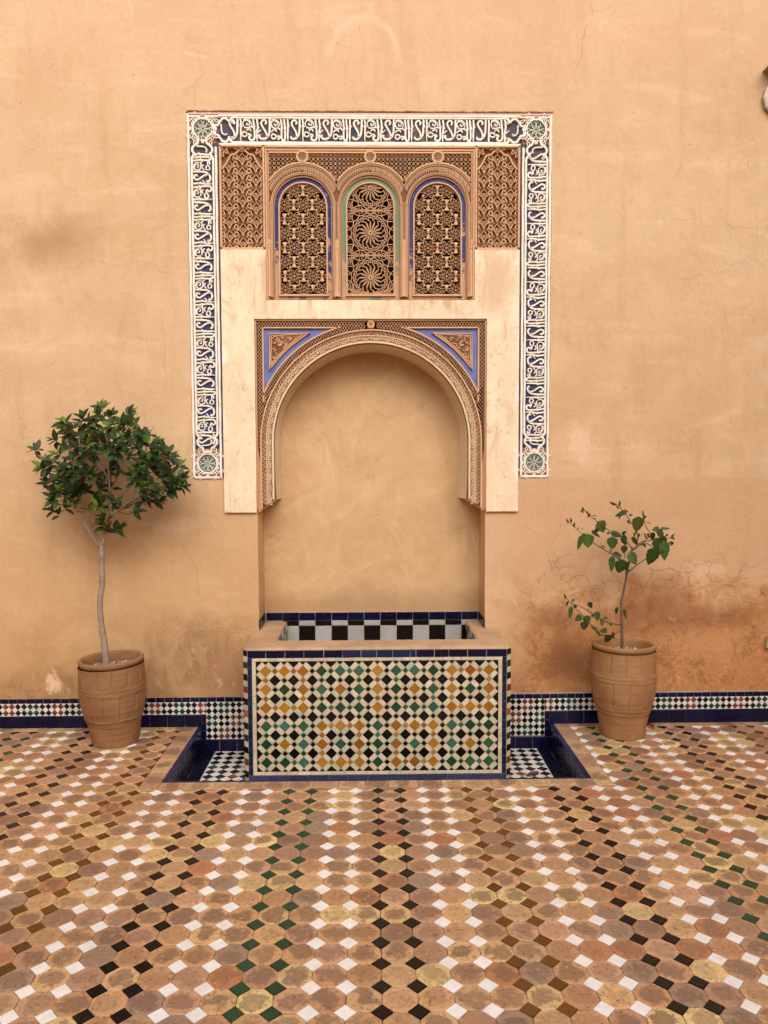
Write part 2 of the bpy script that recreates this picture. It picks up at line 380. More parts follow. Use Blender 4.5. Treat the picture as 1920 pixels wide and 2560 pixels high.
def cream_material():
    s = NT('cream_plaster')
    c = s.mix(s.ramp(s.noise(3, 6, .65, dist=.8), .35, .68), (.820, .610, .400), (.900, .720, .500))
    c = s.mix(s.ramp(s.noise(2.6, 6, .65, vec=s.map(4, 1, .7, (4, 0, 1)), dist=.7), .50, .70, 0, .62), c, (.930, .765, .560))
    c = s.mix(s.ramp(s.noise(7, 7, .75, dist=1, vec=s.map(1, 1, .5, (0, 3, 0))), .52, .66, 0, .62), c, (.640, .390, .220))
    c = s.mix(s.ramp(s.noise(30, 5, .78), .57, .66, 0, .5), c, (.52, .33, .18))
    X = s.xyz(); ed = s.ramp(s.math('ADD', s.math('ABSOLUTE', X[0]), s.math('MULTIPLY', s.math('SUBTRACT', s.noise(9, 5, .7), .5), .12)), .79, .83)
    c = s.mix(s.math('MULTIPLY', ed, s.ramp(s.noise(5, 4, .6, vec=s.map(1, 1, 1, (2, 2, 9))), .48, .6, 0, .9)), c, (.93, .80, .64))
    # rust runs under the windows
    run = s.math('MULTIPLY', s.ramp(s.noise(13, 3, .6, vec=s.map(1, 1, .12)), .56, .66), s.math('MULTIPLY', s.ramp(X[2], 2.32, 2.42), s.ramp(X[2], 2.7, 2.6)))
    c = s.mix(s.math('MULTIPLY', run, .5), c, (.56, .31, .15))
    c = s.mix(s.math('MULTIPLY', s.blob(.70, 2.5, .1, .22, .8, s.math('MULTIPLY', s.math('SUBTRACT', s.noise(6, 5, .7), .5), 2)), .5), c, (.60, .34, .18))
    h = s.math('ADD', s.noise(5, 5, .6), s.math('MULTIPLY', s.noise(40, 4, .6), .18))
    return s.set(c, .82, s.bump(h, .4, .008), .3)

def stucco_material(name, tints, noise_scale=7, dirt=(.34, .17, .085), amount=.40):
    """carved stucco: vertex colour, weathered"""
    s = NT(name); c = s.col()
    c = s.mix(s.ramp(s.noise(noise_scale, 6, .7, dist=.7), .45, .70, 0, amount), c, tints)
    c = s.mix(s.ramp(s.noise(30, 6, .75), .55, .72, 0, .5*amount), c, dirt)
    h = s.noise(90, 4, .6)
    return s.set(c, .85, s.bump(h, .5, .0015), .25)

def band_ground():
    s = NT('worn_blue_ground'); X = s.xyz()
    c = s.mix(s.ramp(s.math('ADD', s.noise(7, 5, .7, dist=.5), s.ramp(X[2], 1.6, 3.5, -.14, .10)), .42, .62), (.036, .046, .135), (.082, .068, .074))
    c = s.mix(s.ramp(s.noise(16, 5, .7), .60, .70, 0, .7), c, (.060, .085, .215))
    c = s.mix(s.ramp(s.math('ADD', s.noise(11, 5, .7, vec=s.map(1, 1, 1, (4, 4, 4))), s.ramp(X[2], 2.9, 3.5, -.05, .08)), .62, .70, 0, .8), c, (.380, .200, .110))
    return s.set(c, .75, s.bump(s.noise(60, 4), .4, .002), .3)

def blue_paint():
    s = NT('blue_limewash'); c = s.mix(s.ramp(s.noise(9, 4, .6), .3, .7), (.120, .145, .370), (.180, .205, .440))
    c = s.mix(s.ramp(s.math('ADD', s.noise(10, 7, .72, dist=.5, vec=s.map(1, 1, 1, (1.3, 0, 2))), s.ramp(s.xyz()[2], 1.8, 2.2, .07, -.05)), .66, .675), c, (.80, .62, .45))
    c = s.mix(s.ramp(s.noise(40, 4), .55, .8, 0, .25), c, (.06, .07, .22))
    return s.set(c, .7, s.bump(s.noise(30, 5), .3, .002), .3)

def jamb_paint():
    s = NT('worn_jamb_paint'); c = s.col()
    c = s.mix(s.ramp(s.math('ADD', s.noise(9, 7, .75, dist=.6), s.ramp(s.xyz()[2], 2.43, 2.9, .10, -.08)), .50, .57), c, (.540, .330, .190))
    c = s.mix(s.ramp(s.noise(33, 5, .75), .58, .66, 0, .5), c, (.48, .36, .27))
    return s.set(c, .7, s.bump(s.noise(50, 5), .3, .002), .3)

def glaze(name='glazed_tile', rough=.2, wav=.12):
    s = NT(name); c = s.col()
    c = s.mix(s.ramp(s.noise(22, 4, .6), .35, .75, 0, .35), c, s.mix(1., c, (.62, .58, .5), 'MULTIPLY'))
    chip = s.ramp(s.noise(75, 4, .65), .715, .73)
    c = s.mix(s.math('MULTIPLY', chip, .85), c, (.46, .30, .20))
    r = s.math('ADD', rough, s.math('MULTIPLY', s.ramp(s.noise(28, 5, .7), .4, .7), .12))
    r = s.math('ADD', r, s.math('MULTIPLY', chip, .5))
    h = s.math('ADD', s.noise(24, 3, .5), s.math('MULTIPLY', s.noise(120, 3), .10))
    return s.set(c, r, s.bump(h, wav, .006), .26)

def octo_material():
    s = NT('terracotta_tile'); c = s.col()
    at = s.n('ShaderNodeAttribute', attribute_name='loc').outputs['Vector']; L = s.xyz(at)
    r = s.math('SQRT', s.math('ADD', s.math('MULTIPLY', L[0], L[0]), s.math('MULTIPLY', L[1], L[1])))
    # texture coordinates shifted by the tile's own number so that no two tiles are alike
    cb = s.n('ShaderNodeCombineXYZ'); s.l(L[0], cb.inputs[0]); s.l(L[1], cb.inputs[1]); s.l(s.math('MULTIPLY', L[2], 17), cb.inputs[2]); v = cb.outputs[0]
    n1 = s.noise(1.5, 6, .68, vec=v, dist=.5); n2 = s.noise(3.2, 7, .72, vec=v, dist=.8)
    worn = s.math('ADD', r, s.math('MULTIPLY', s.math('SUBTRACT', s.noise(.9, 5, .62, vec=v, dist=.6), .5), 2.4))
    per = s.n('ShaderNodeTexWhiteNoise', noise_dimensions='1D'); s.l(L[2], per.inputs['W'])
    k = s.ramp(per.outputs[0], .1, .85, .28, .98)
    c = s.mix(s.math('MULTIPLY', s.ramp(worn, .56, .88, 1, 0), k), c, s.mix(.6, s.mix(1., c, (.56, .53, .52), 'MULTIPLY'), (.215, .130, .090)))
    c = s.mix(s.math('MULTIPLY', s.ramp(n2, .52, .60), .5), c, (.255, .118, .056))
    c = s.mix(s.math('MULTIPLY', s.ramp(s.noise(4, 7, .75, vec=s.map(1, 1, 1, (3, 1, 0), v)), .55, .62), .75), c, (.105, .060, .036))
    c = s.mix(s.math('MULTIPLY', s.ramp(s.noise(2.4, 5, .7, vec=s.map(1, 1, 1, (7, 5, 0), v)), .57, .66), .6), c, (.580, .375, .180))
    c = s.mix(s.ramp(s.noise(1.3, 3, .6), .4, .7, 0, .22), c, (.30, .19, .13))
    rough = s.ramp(n2, .3, .7, .27, .48)
    h = s.math('ADD', n1, s.math('MULTIPLY', n2, .4))
    return s.set(c, rough, s.bump(h, .25, .004), .45)

def simple(name, col, rough=.8, ns=8, var=.35, bump=.4, bd=.004, spec=.3):
    s = NT(name); d = tuple(x*(1-var) for x in col)
    c = s.mix(s.ramp(s.noise(ns, 6, .68, dist=.4), .3, .7), d, col)
    c = s.mix(s.ramp(s.noise(ns*6, 5, .7), .5, .75, 0, .4), c, tuple(x*(1-var) for x in d))
    return s.set(c, rough, s.bump(s.noise(ns*4, 5, .65), bump, bd), spec)

def pot_material(name, a, b, c3):
    s = NT(name)
    c = s.mix(s.ramp(s.noise(5, 5, .65, dist=.8), .35, .68), a, b)
    c = s.mix(s.ramp(s.noise(9, 5, .7, vec=s.map(1, 1, 3, (3, 3, 3)), dist=.6), .52, .72, 0, .6), c, c3)
    c = s.mix(s.ramp(s.noise(26, 6, .7), .60, .75, 0, .35), c, (.23, .12, .06))
    h = s.math('ADD', s.math('MULTIPLY', s.noise(9, 3, vec=s.map(.6, .6, 9)), .25), s.noise(60, 4, .6))
    return s.set(c, .8, s.bump(h, .3, .002), .25)

def leaf_material():
    s = NT('glossy_leaf'); c = s.col()
    c = s.mix(s.ramp(s.noise(14, 3), .35, .7, 0, .35), c, s.mix(.5, c, (.015, .03, .01)))
    s.set(c, .42, s.bump(s.noise(60, 3), .2, .001), .3)
    s.b.inputs['Transmission Weight'].default_value = 0
    tr = s.n('ShaderNodeBsdfTranslucent'); mx = s.n('ShaderNodeMixShader'); mx.inputs[0].default_value = .18
    tint = s.mix(1., c, (1.3, 1.5, .35), 'MULTIPLY'); s.l(tint, tr.inputs[0])
    s.l(s.b.outputs[0], mx.inputs[1]); s.l(tr.outputs[0], mx.inputs[2]); s.l(mx.outputs[0], s.out.inputs[0])
    return s.m

M_soff = simple('smooth_soffit_plaster', (.800, .620, .430), .8, 4, .12, .3, .004)
MW = wall_material(); MN = niche_material(); MC = cream_material()
M_white = stucco_material('white_limed_stucco', (.70, .50, .34), 9, (.42, .24, .14), .55)
M_tan = stucco_material('carved_stucco', (.545, .290, .150), 6, (.27, .135, .07), .45)
M_bg = band_ground(); M_bp = blue_paint(); M_jp = jamb_paint()
M_gl = glaze(); M_oct = octo_material()
M_deep = simple('brown_recess_shade', (.040, .018, .010), .95, 12)  # near-black brown: the shade inside the pierced holes painted as colour
M_green = simple('faded_olive_recess', (.31, .185, .090), .9, 9, .4)
M_grout = simple('brown_grout', (.200, .110, .068), .85, 6, .4)
M_tgrout = simple('cream_mosaic_bed', (.56, .45, .30), .7, 12, .2)
M_wgrout = simple('pale_grout', (.50, .42, .34), .85, 12, .35)
M_ledge = simple('trowelled_ledge_plaster', (.560, .350, .205), .7, 5, .32, .5, .008)
M_pot1 = pot_material('brown_terracotta', (.255, .118, .050), (.310, .160, .072), (.320, .185, .100))
M_pot2 = pot_material('warm_terracotta', (.310, .145, .056), (.370, .195, .085), (.390, .225, .120))
M_leaf = leaf_material()
M_bark = simple('pale_bark', (.400, .290, .215), .85, 14, .35, .6, .004)
M_twig = simple('brown_twig', (.130, .075, .045), .8, 20, .4)
M_soil = simple('dark_soil', (.06, .035, .022), .95, 40, .5, 1, .01)
M_vc = stucco_material('pebble', (.40, .33, .27), 30, (.12, .08, .06), .5)

DTAN = (.19, .078, .038)
WHITE = (.90, .82, .70); TAN = (.54, .285, .145); TANL = (.675, .400, .225)
K = (.008, .006, .006); WH = (.70, .655, .625); BL = (.004, .004, .026); GR = (.016, .055, .026); RD = (.190, .046, .014)
OC = (.330, .120, .014); BR = (.130, .052, .010); CR = (.60, .50, .34)

# ================================================================== WALL
def nz(x, z): return .0045*noise.noise(Vector((x*1.3, 3.1, z*1.3)))+.0018*noise.noise(Vector((x*4.5, 7.7, z*4.5)))
def lines(a, b, step, cuts):
    cuts = sorted(set([a, b]+[c for c in cuts if a < c < b])); out = []
    for p, q in zip(cuts[:-1], cuts[1:]):
        n = max(1, round((q-p)/step)); out += [p+(q-p)*i/n for i in range(n)]
    return out+[b]
def grid_plate(mb, xs, zs, hole, yf, back, col=(1, 1, 1), amp=1.):
    idx = {}; vs = []; fs = []
    def V(i, j, b=0):
        k = (i, j, b)
        if k not in idx:
            idx[k] = len(vs); vs.append((xs[i], yf+nz(xs[i], zs[j])*amp if not b else yf+back, zs[j]))
        return idx[k]
    nx, nzz = len(xs)-1, len(zs)-1
    keep = [[not hole((xs[i]+xs[i+1])/2, (zs[j]+zs[j+1])/2) for j in range(nzz)] for i in range(nx)]
    for i in range(nx):
        for j in range(nzz):
            if not keep[i][j]: continue
            fs.append((V(i, j), V(i+1, j), V(i+1, j+1), V(i, j+1)))
            for di, dj, e in ((-1, 0, ((i, j+1), (i, j))), (1, 0, ((i+1, j), (i+1, j+1))), (0, -1, ((i, j), (i+1, j))), (0, 1, ((i+1, j+1), (i, j+1)))):
                a, b = i+di, j+dj
                if not (0 <= a < nx and 0 <= b < nzz) or not keep[a][b]:
                    p, q = e; fs.append((V(*q), V(*p), V(*p, 1), V(*q, 1)))
    mb.add(vs, fs, col)
FX, FZ0, FZ1 = 1.006, 1.431, 3.447
def wall_hole(x, z):
    ax = abs(x)
    return (ax < FX and FZ0 < z < FZ1) or (ax < .832 and 1.238 < z < 2) or (ax < .65 and z < 1.238)
mb = MB()
grid_plate(mb, lines(-5, 5, .05, [-FX, FX, -.832, .832, -.65, .65]), lines(-.15, 5.5, .05, [FZ0, FZ1, 1.238]), wall_hole, 0, .06)
mb.add([(-5, .0605, -.2), (5, .0605, -.2), (5, .4, -.2), (-5, .4, -.2), (-5, .0605, 5.5), (5, .0605, 5.5), (5, .4, 5.5), (-5, .4, 5.5)], [(4, 5, 6, 7), (1, 2, 6, 5), (3, 0, 4, 7), (2, 3, 7, 6)])
wall = mb.build('courtyard_wall', MW, smooth=False)
tag(wall, 'tall ochre plastered courtyard wall with a carved arched niche and stained lower right part', 'wall'); wall['kind'] = 'thing'

# niche: back and reveals
mb = MB()
def quadgrid(mb, fn, nu, nv):
    vs = [fn(i/nu, j/nv) for j in range(nv+1) for i in range(nu+1)]
    mb.add(vs, [(j*(nu+1)+i, j*(nu+1)+i+1, (j+1)*(nu+1)+i+1, (j+1)*(nu+1)+i) for j in range(nv) for i in range(nu)])
NB = .245
quadgrid(mb, lambda u, v: (-.65+1.3*u, NB+1.6*nz(u*1.3+4, v*2.4), -.2+2.5*v), 26, 50)
quadgrid(mb, lambda u, v: (-.65+nz(u+9, v*1.4)*.8*u*(1-u)*4, 0+NB*u, -.2+1.438*v), 6, 28)
quadgrid(mb, lambda u, v: (.65-nz(u+5, v*1.4)*.8*u*(1-u)*4, NB-NB*u, -.2+1.438*v), 6, 28)
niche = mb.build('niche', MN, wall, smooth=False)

# cracks in the plaster, read off the photograph and laid on the wall's own surface
CR_ = [
 (1380, 0, 3.072, .0016, 0, [(300,0),(300,75),(318,95),(300,170),(250,230),(225,330),(205,470),(165,570),(185,640),(250,725)]),
 (1380, 0, 3.072, .0011, 0, [(850,1680),(960,1672),(1030,1690),(1130,1685)]), (1380, 0, 3.072, .0011, 0, [(1300,1750),(1400,1745),(1500,1752),(1659,1750)]),
 (1380, 0, 3.072, .0022, 0, [(1505,1235),(1508,1290)]), (1380, 0, 3.072, .0018, 0, [(1528,1285),(1532,1310)]),
 (480, 0, 1.803, .0013, 0, [(330,350),(328,430),(335,515)]), (480, 0, 1.803, .0013, 0, [(612,400),(610,460),(612,515)]), (480, 0, 1.803, .0012, 0, [(1280,470),(1280,515)]),
 (480, 0, 1.803, .0012, 0, [(1605,470),(1600,512)]), (480, 0, 1.803, .0014, 0, [(15,385),(12,440),(3,490)]), (480, 0, 1.803, .0010, 0, [(730,230),(690,330),(685,370),(705,405)]),
 (480, 0, 1.803, .0020, 0, [(758,118),(755,140)]), (480, 0, 1.803, .0012, 0, [(184,15),(181,48)]), (480, 0, 1.803, .0010, 0, [(1022,300),(1020,400),(1012,515)]),
 (0, 400, 3.456, .0011, 0, [(420,955),(540,945),(650,940),(720,870),(880,880),(1010,920),(1030,960)]), (0, 400, 3.456, .0011, 0, [(0,1415),(90,1440),(150,1350)]),
 (0, 400, 3.456, .0014, 0, [(1380,1290),(1400,1450),(1420,1700),(1440,1850),(1470,2050)]), (0, 400, 3.456, .0026, 0, [(381,865),(381,885)]), (0, 400, 3.456, .0012, 0, [(1240,870),(1350,910),(1400,975),(1490,985)]),
 (0, 1350, 2.514, .0018, 0, [(1150,0),(1160,50),(1180,80),(1240,180),(1250,280),(1270,400),(1275,480)]), (0, 1350, 2.514, .0024, 1, [(260,800),(270,860),(310,900),(310,985)]),
 (0, 1350, 2.514, .0024, 1, [(965,925),(1010,912)]), (0, 1350, 2.514, .0024, 1, [(985,930),(1020,965),(1045,970)]), (0, 1350, 2.514, .0026, 1, [(1180,900),(1280,870),(1350,882),(1390,850),(1450,885)]), (0, 1350, 2.514, .0026, 1, [(1290,882),(1335,930),(1360,942)]),
 (0, 1350, 2.514, .0022, 1, [(1240,570),(1400,575),(1480,580),(1540,560),(1640,545)]), (0, 1350, 2.514, .0020, 1, [(1470,575),(1500,548),(1560,560)]), (0, 1350, 2.514, .0022, 1, [(1090,920),(1110,950),(1140,915)]),
]
for pl in ([(285,75),(285,170),(210,330),(260,400),(220,510)], [(110,180),(180,260),(260,290)], [(0,190),(60,195),(110,230)], [(590,440),(620,490),(660,500)], [(30,420),(45,540),(40,590)], [(130,560),(135,620)], [(1440,215),(1560,200),(1620,150)], [(300,0),(310,60),(285,75)], [(1600,30),(1640,60)], [(560,20),(570,60),(520,80)]):
    CR_.append((1300, 1250, 2.765, .0012, 1, pl))
for pl in ([(280,550),(320,570),(345,560),(340,640)], [(280,550),(290,520),(320,510)], [(345,560),(390,520),(470,530),(480,600),(540,590),(600,560)], [(480,600),(400,640),(340,660)], [(700,560),(690,630),(650,645)], [(740,600),(790,620),(850,610),(880,560),(920,500),(910,470)], [(850,610),(960,600),(1000,600)],
           [(1090,640),(1150,600),(1170,600),(1160,540),(1200,510)], [(1450,580),(1500,560),(1510,500),(1560,460)], [(1500,560),(1550,540),(1600,540)], [(490,650),(510,705),(570,705)], [(880,470),(960,490),(1040,470),(1080,495),(1130,500),(1210,490)], [(600,555),(660,565),(700,560)], [(985,560),(1020,545),(1060,548)], [(1060,600),(1100,625),(1090,640)], [(1380,600),(1450,580)],
           [(0,630),(60,650),(100,740),(110,800),(80,850)], [(100,960),(105,1040),(90,1100)], [(150,1000),(250,990),(300,1030)], [(180,1170),(210,1120),(280,1110),(300,1150),(250,1180),(200,1190)], [(560,540),(585,600),(560,640)], [(1600,470),(1640,455)]):
    CR_.append((1300, 1250, 2.765, .0030, 2, pl))
rc = random.Random(5)
def frac(p, d, k):
    if k == 0: return p
    out = []
    for a, b in zip(p[:-1], p[1:]):
        L = math.hypot(b[0]-a[0], b[1]-a[1]); out += [a, ((a[0]+b[0])/2+rc.uniform(-d, d)*L, (a[1]+b[1])/2+rc.uniform(-d, d)*L)]
    return frac(out+[p[-1]], d, k-1)
M_crack = simple('plaster_crack', (.400, .215, .105), .95, 30, .3)
M_crack2 = simple('wide_plaster_crack', (.410, .190, .078), .95, 30, .3)
for x0, y0, k, wd, kind, pl in CR_:
    P = [px(x0+x/k, y0+y/k, 4.389) for x, y in pl]; P = frac([(p.x, p.z) for p in P], .13, 2)
    vs = []; fs = []; n = len(P); ph = rc.uniform(0, 6)
    for i, p in enumerate(P):
        a, b = P[max(i-1, 0)], P[min(i+1, n-1)]; dx, dz = b[0]-a[0], b[1]-a[1]; L = math.hypot(dx, dz) or 1e-9
        h = wd/2*(math.sin(PI*(i+.35)/(n-.3))**.5)*rc.uniform(.55, 1.25)
        y = nz(*p)-.0007
        vs += [(p[0]-dz/L*h, y, p[1]+dx/L*h), (p[0], y-.0002, p[1]), (p[0]+dz/L*h, y, p[1]-dx/L*h)]
    for i in range(n-1): a = 3*i; fs += [(a, a+1, a+4, a+3)[::-1], (a+1, a+2, a+5, a+4)[::-1]]
    m_ = MB(); m_.add(vs, fs); m_.build('crack', M_crack if kind < 2 else M_crack2, wall)
# broken plaster edge along the top of the carved frame
mb = MB(); P = [(-1.012+2.03*i/120, 3.4485+rc.uniform(-.0016, .0022)+.003*noise.noise(Vector((i*.2, 0, 0)))) for i in range(121)]
ribbon(mb, P, .0050, -.003, .012, (.20, .09, .05)); ribbon(mb, [(x, z+.006) for x, z in P], .008, -.006, .010, (.56, .32, .19))
P = [(-1.0105+rc.uniform(-.0012, .0012), 3.447-2.0*i/110) for i in range(111)]
ribbon(mb, P, .0035, -.002, .012, (.24, .11, .06)); ribbon(mb, [(-x+.001, z) for x, z in P], .003, -.002, .012, (.30, .15, .08))
M_tmp = simple('broken_plaster', (.300, .150, .080), .95, 30, .4)
mb.build('broken_edge', M_tmp, wall)

# cream plaster panel round the arch and the windows
def cream_hole(x, z):
    ax = abs(x)
    return (ax < .652 and z < 2.322) or (ax < .583 and 2.425 < z) or (ax > .583 and z > 2.703)
mb = MB()
grid_plate(mb, lines(-.834, .834, .035, [-.652, .652, -.583, .583]), lines(1.238, 3.272, .035, [2.322, 2.425, 2.703]), cream_hole, -.019, .045, amp=.6)
panel = mb.build('plaster_panel', MC, wall)

# ------------------------------------------------------------------ lettering
# strokes of one repeat of the inscription: u along the line, v upwards (both in thousandths of the repeat, letter height 380)
def A(l): return [(x-150, 490-y) for x, y in l]
STROKES = [
 (A([(228, 200), (245, 172), (218, 138), (182, 150), (167, 195), (190, 250), (225, 310), (243, 370), (238, 415)]), 34, 1),
 (A([(292, 118), (288, 240), (283, 330), (262, 395), (215, 438), (168, 434), (150, 402)]), 36, 1),
 (A([(335, 118), (343, 190), (340, 300), (338, 478)]), 32, 0),
 (A([(380, 135), (430, 122), (480, 145), (508, 195), (500, 240)]), 18, 1),
 (A([(388, 240), (374, 190), (392, 150), (430, 140), (470, 160), (480, 195), (455, 215), (430, 200), (440, 180)]), 20, 1),
 (A([(395, 255), (450, 262), (505, 245), (540, 262)]), 24, 1),
 (A([(430, 302), (465, 284), (492, 290), (494, 318)]), 22, 1),
 (A([(360, 345), (395, 328), (432, 350), (430, 388), (395, 402), (362, 385), (358, 350)]), 26, 1),
 (A([(432, 372), (470, 368), (492, 386), (468, 412), (478, 450), (515, 462), (548, 435), (552, 360), (545, 240), (533, 120)]), 34, 1),
 (A([(590, 118), (602, 240), (588, 360), (590, 480)]), 34, 0),
 (A([(590, 362), (622, 322), (655, 294)]), 20, 1),
 (A([(716, 205), (735, 168), (708, 136), (670, 150), (658, 198), (688, 262), (720, 320), (742, 378), (738, 415)]), 34, 1),
 (A([(788, 118), (786, 240), (782, 330), (762, 390), (712, 436), (652, 436), (618, 396), (640, 378)]), 36, 1),
 (A([(815, 135), (870, 130), (920, 160), (935, 210), (920, 250)]), 18, 1),
 (A([(830, 245), (808, 195), (830, 155), (870, 148), (905, 175), (905, 210), (878, 225), (858, 205), (870, 190)]), 20, 1),
 (A([(820, 252), (870, 270), (925, 268), (950, 300)]), 24, 1),
 (A([(805, 335), (840, 300), (880, 296), (894, 325)]), 22, 1),
 (A([(810, 395), (830, 366), (865, 372), (882, 400), (862, 432), (828, 432), (808, 405)]), 26, 1),
 (A([(880, 412), (920, 396), (950, 410), (930, 440), (905, 432)]), 26, 1),
 (A([(960, 122), (972, 240), (968, 400), (985, 462), (1012, 462), (1024, 400), (1020, 260), (1010, 122)]), 34, 1),
 (A([(1065, 118), (1070, 240), (1062, 360), (1066, 478)]), 34, 0),
]
SERIFS = A([(292, 240), (343, 245), (543, 245), (600, 262), (788, 240), (972, 275), (1022, 275), (1070, 245)])
def word_mesh(tr, sc_, wsc):
    mb = MB()
    for pts, wd, kind in STROKES:
        q = [tr(u*sc_, v*wsc) for u, v in smooth_line(pts, 4)]
        col = jc(WHITE, .04)
        tp = (lambda t: 1 if t < .75 else 1-(t-.75)*3) if kind == 0 else None
        ribbon(mb, q, wd*sc_*.76, -.005, .0072, col, taper=tp)
    for (u, v) in SERIFS:
        q = [tr((u+a)*sc_, (v+b)*wsc) for a, b in ((0, 60), (10, 10), (24, 0))]
        ribbon(mb, q, 18*sc_, -.0055, .0072, WHITE)
    return mb
def lobed_end(mb, tr, hw):
    """the cusped end of an inscription field; local: u away from the field, v across"""
    L = [(-.060, hw), (-.035, hw), (-.018, hw*.82), (-.030, hw*.62), (-.012, hw*.70), (.004, hw*.92), (.024, hw*.90), (.040, hw*.62), (.048, hw*.42), (.066, hw*.34), (.078, 0)]
    for sgn in (1, -1):
        ribbon(mb, [tr(u, v*sgn) for u, v in smooth_line([(a, b) for a, b in L], 4)], .0105, -.008, .0072, jc(WHITE, .03))
def leaf_rib(mb, tr, x, y, ang, L, wd, col, y0=-.006, y1=.012, rib=.006):
    """a pointed leaf outline"""
    ca, sa = math.cos(ang), math.sin(ang)
    for s in (1, -1):
        pts = [(L*t, s*wd*math.sin(PI*t)**.9) for t in [i/7 for i in range(8)]]
        ribbon(mb, [tr(x+a*ca-b*sa, y+a*sa+b*ca) for a, b in pts], rib, y0, y1, col)
def rosette(mb, tr, R):
    """eight-fold star rosette inside a lobed ring"""
    n = 8; ring = []
    for i in range(97):
        a = 2*PI*i/96; ring.append((R*(1+.085*abs(math.sin(a*4))**.7), a))
    ribbon(mb, [tr(r*math.cos(a), r*math.sin(a)) for r, a in ring[:-1]], .0085, -.008, .0072, WHITE, closed=True)
    for i in range(n):
        a = 2*PI*i/n
        P = lambda r, d: tr(r*math.cos(a+d), r*math.sin(a+d))
        for s in (1, -1):
            ribbon(mb, [P(R*.16, s*PI/8), P(R*.42, -s*.20), P(R*.64, s*.0), P(R*.90, s*.25)], .0026, -.0005, .0055, WHITE)
def corner_fill(mb, tr, R):
    """foliage in the four corners round a rosette"""
    for i in range(4):
        a = PI/4+i*PI/2; d = R*1.42; x, y = d*math.cos(a), d*math.sin(a)
        ribbon(mb, [tr(x+.010*p, y+.010*q) for p, q in ((1, 0), (0, 1), (-1, 0), (0, -1))], .0055, -.006, .0072, WHITE, closed=True)
        for da in (-2.3, -1.1, 1.1, 2.3):
            leaf_rib(mb, tr, x+.012*math.cos(a+da), y+.012*math.sin(a+da), a+da, .030, .007, jc(WHITE, .04), rib=.0042)
    for i in range(4):
        a = i*PI/2; d = R*1.34
        ribbon(mb, [tr(d*math.cos(a)+.0065*math.cos(t), d*math.sin(a)+.0065*math.sin(t)) for t in [2*PI*k/10 for k in range(10)]], .007, -.007, .0072, WHITE, closed=True)

def band(name_pts, tr, umin, umax, period, phase, hw, rev):
    pass
# field centres: the bands' middle lines
BX = .928; BZ = 3.354; HWs = .056; HWt = .064
def tr_top(u, v): return (u, BZ+v)
def tr_left(u, v): return (-BX-v, u)
def tr_right(u, v): return (BX+v, u)
def make_band(name, ground_rect, tr, u0, u1, hw, period, ends, words_tr, start, count):
    g = MB(); x0, x1, z0, z1 = ground_rect
    slab(g, rect(x0, x1, z0, z1), [], M_wall(0), -.06, -.007)
    part = g.build(name, M_bg, wall)
    wm = None
    sc_ = period/960.; wsc = 2*hw*.98/380.
    for k in range(count):
        off = start+k*period
        if wm is None:
            m = word_mesh(lambda u, v: words_tr(u, v, hw), sc_, wsc)
            o = m.build('carved_word', M_white, part); wm = o
        else:
            o = wm.copy(); C.objects.link(o); o.parent = part
        d = words_tr(1, 0, 0); e = words_tr(0, 0, 0)
        o.location = ((d[0]-e[0])*off, random.uniform(-.001, .001), (d[1]-e[1])*off)
    return part
# top band: text left to right
TOP = make_band('inscription_band', (-.838, .838, 3.276, 3.443), tr_top, 0, 0, HWt, .343, None, lambda u, v, hw: (u, BZ-hw*.98+v), -.782, 4)
# keep the last repeat inside its field
LEFT = make_band('inscription_band', (-1.002, -.838, 1.435, 3.443), tr_left, 0, 0, HWs, .322, None, lambda u, v, hw: (-BX+hw*.98-v, u), 1.628, 5)
RIGHT = make_band('inscription_band', (.838, 1.002, 1.435, 3.443), tr_right, 0, 0, HWs, .322, None, lambda u, v, hw: (BX-hw*.98+v, -u), -3.236, 5)
# words that fill up each end of the fields
def part_word(part, tr, sc_, wsc, sel, name='carved_word'):
    mb = MB()
    for i in sel:
        pts, wd, kind = STROKES[i]
        ribbon(mb, [tr(u*sc_, v*wsc) for u, v in smooth_line(pts, 4)], wd*sc_*.76, -.006, .0072, WHITE)
    return mb.build(name, M_white, part)
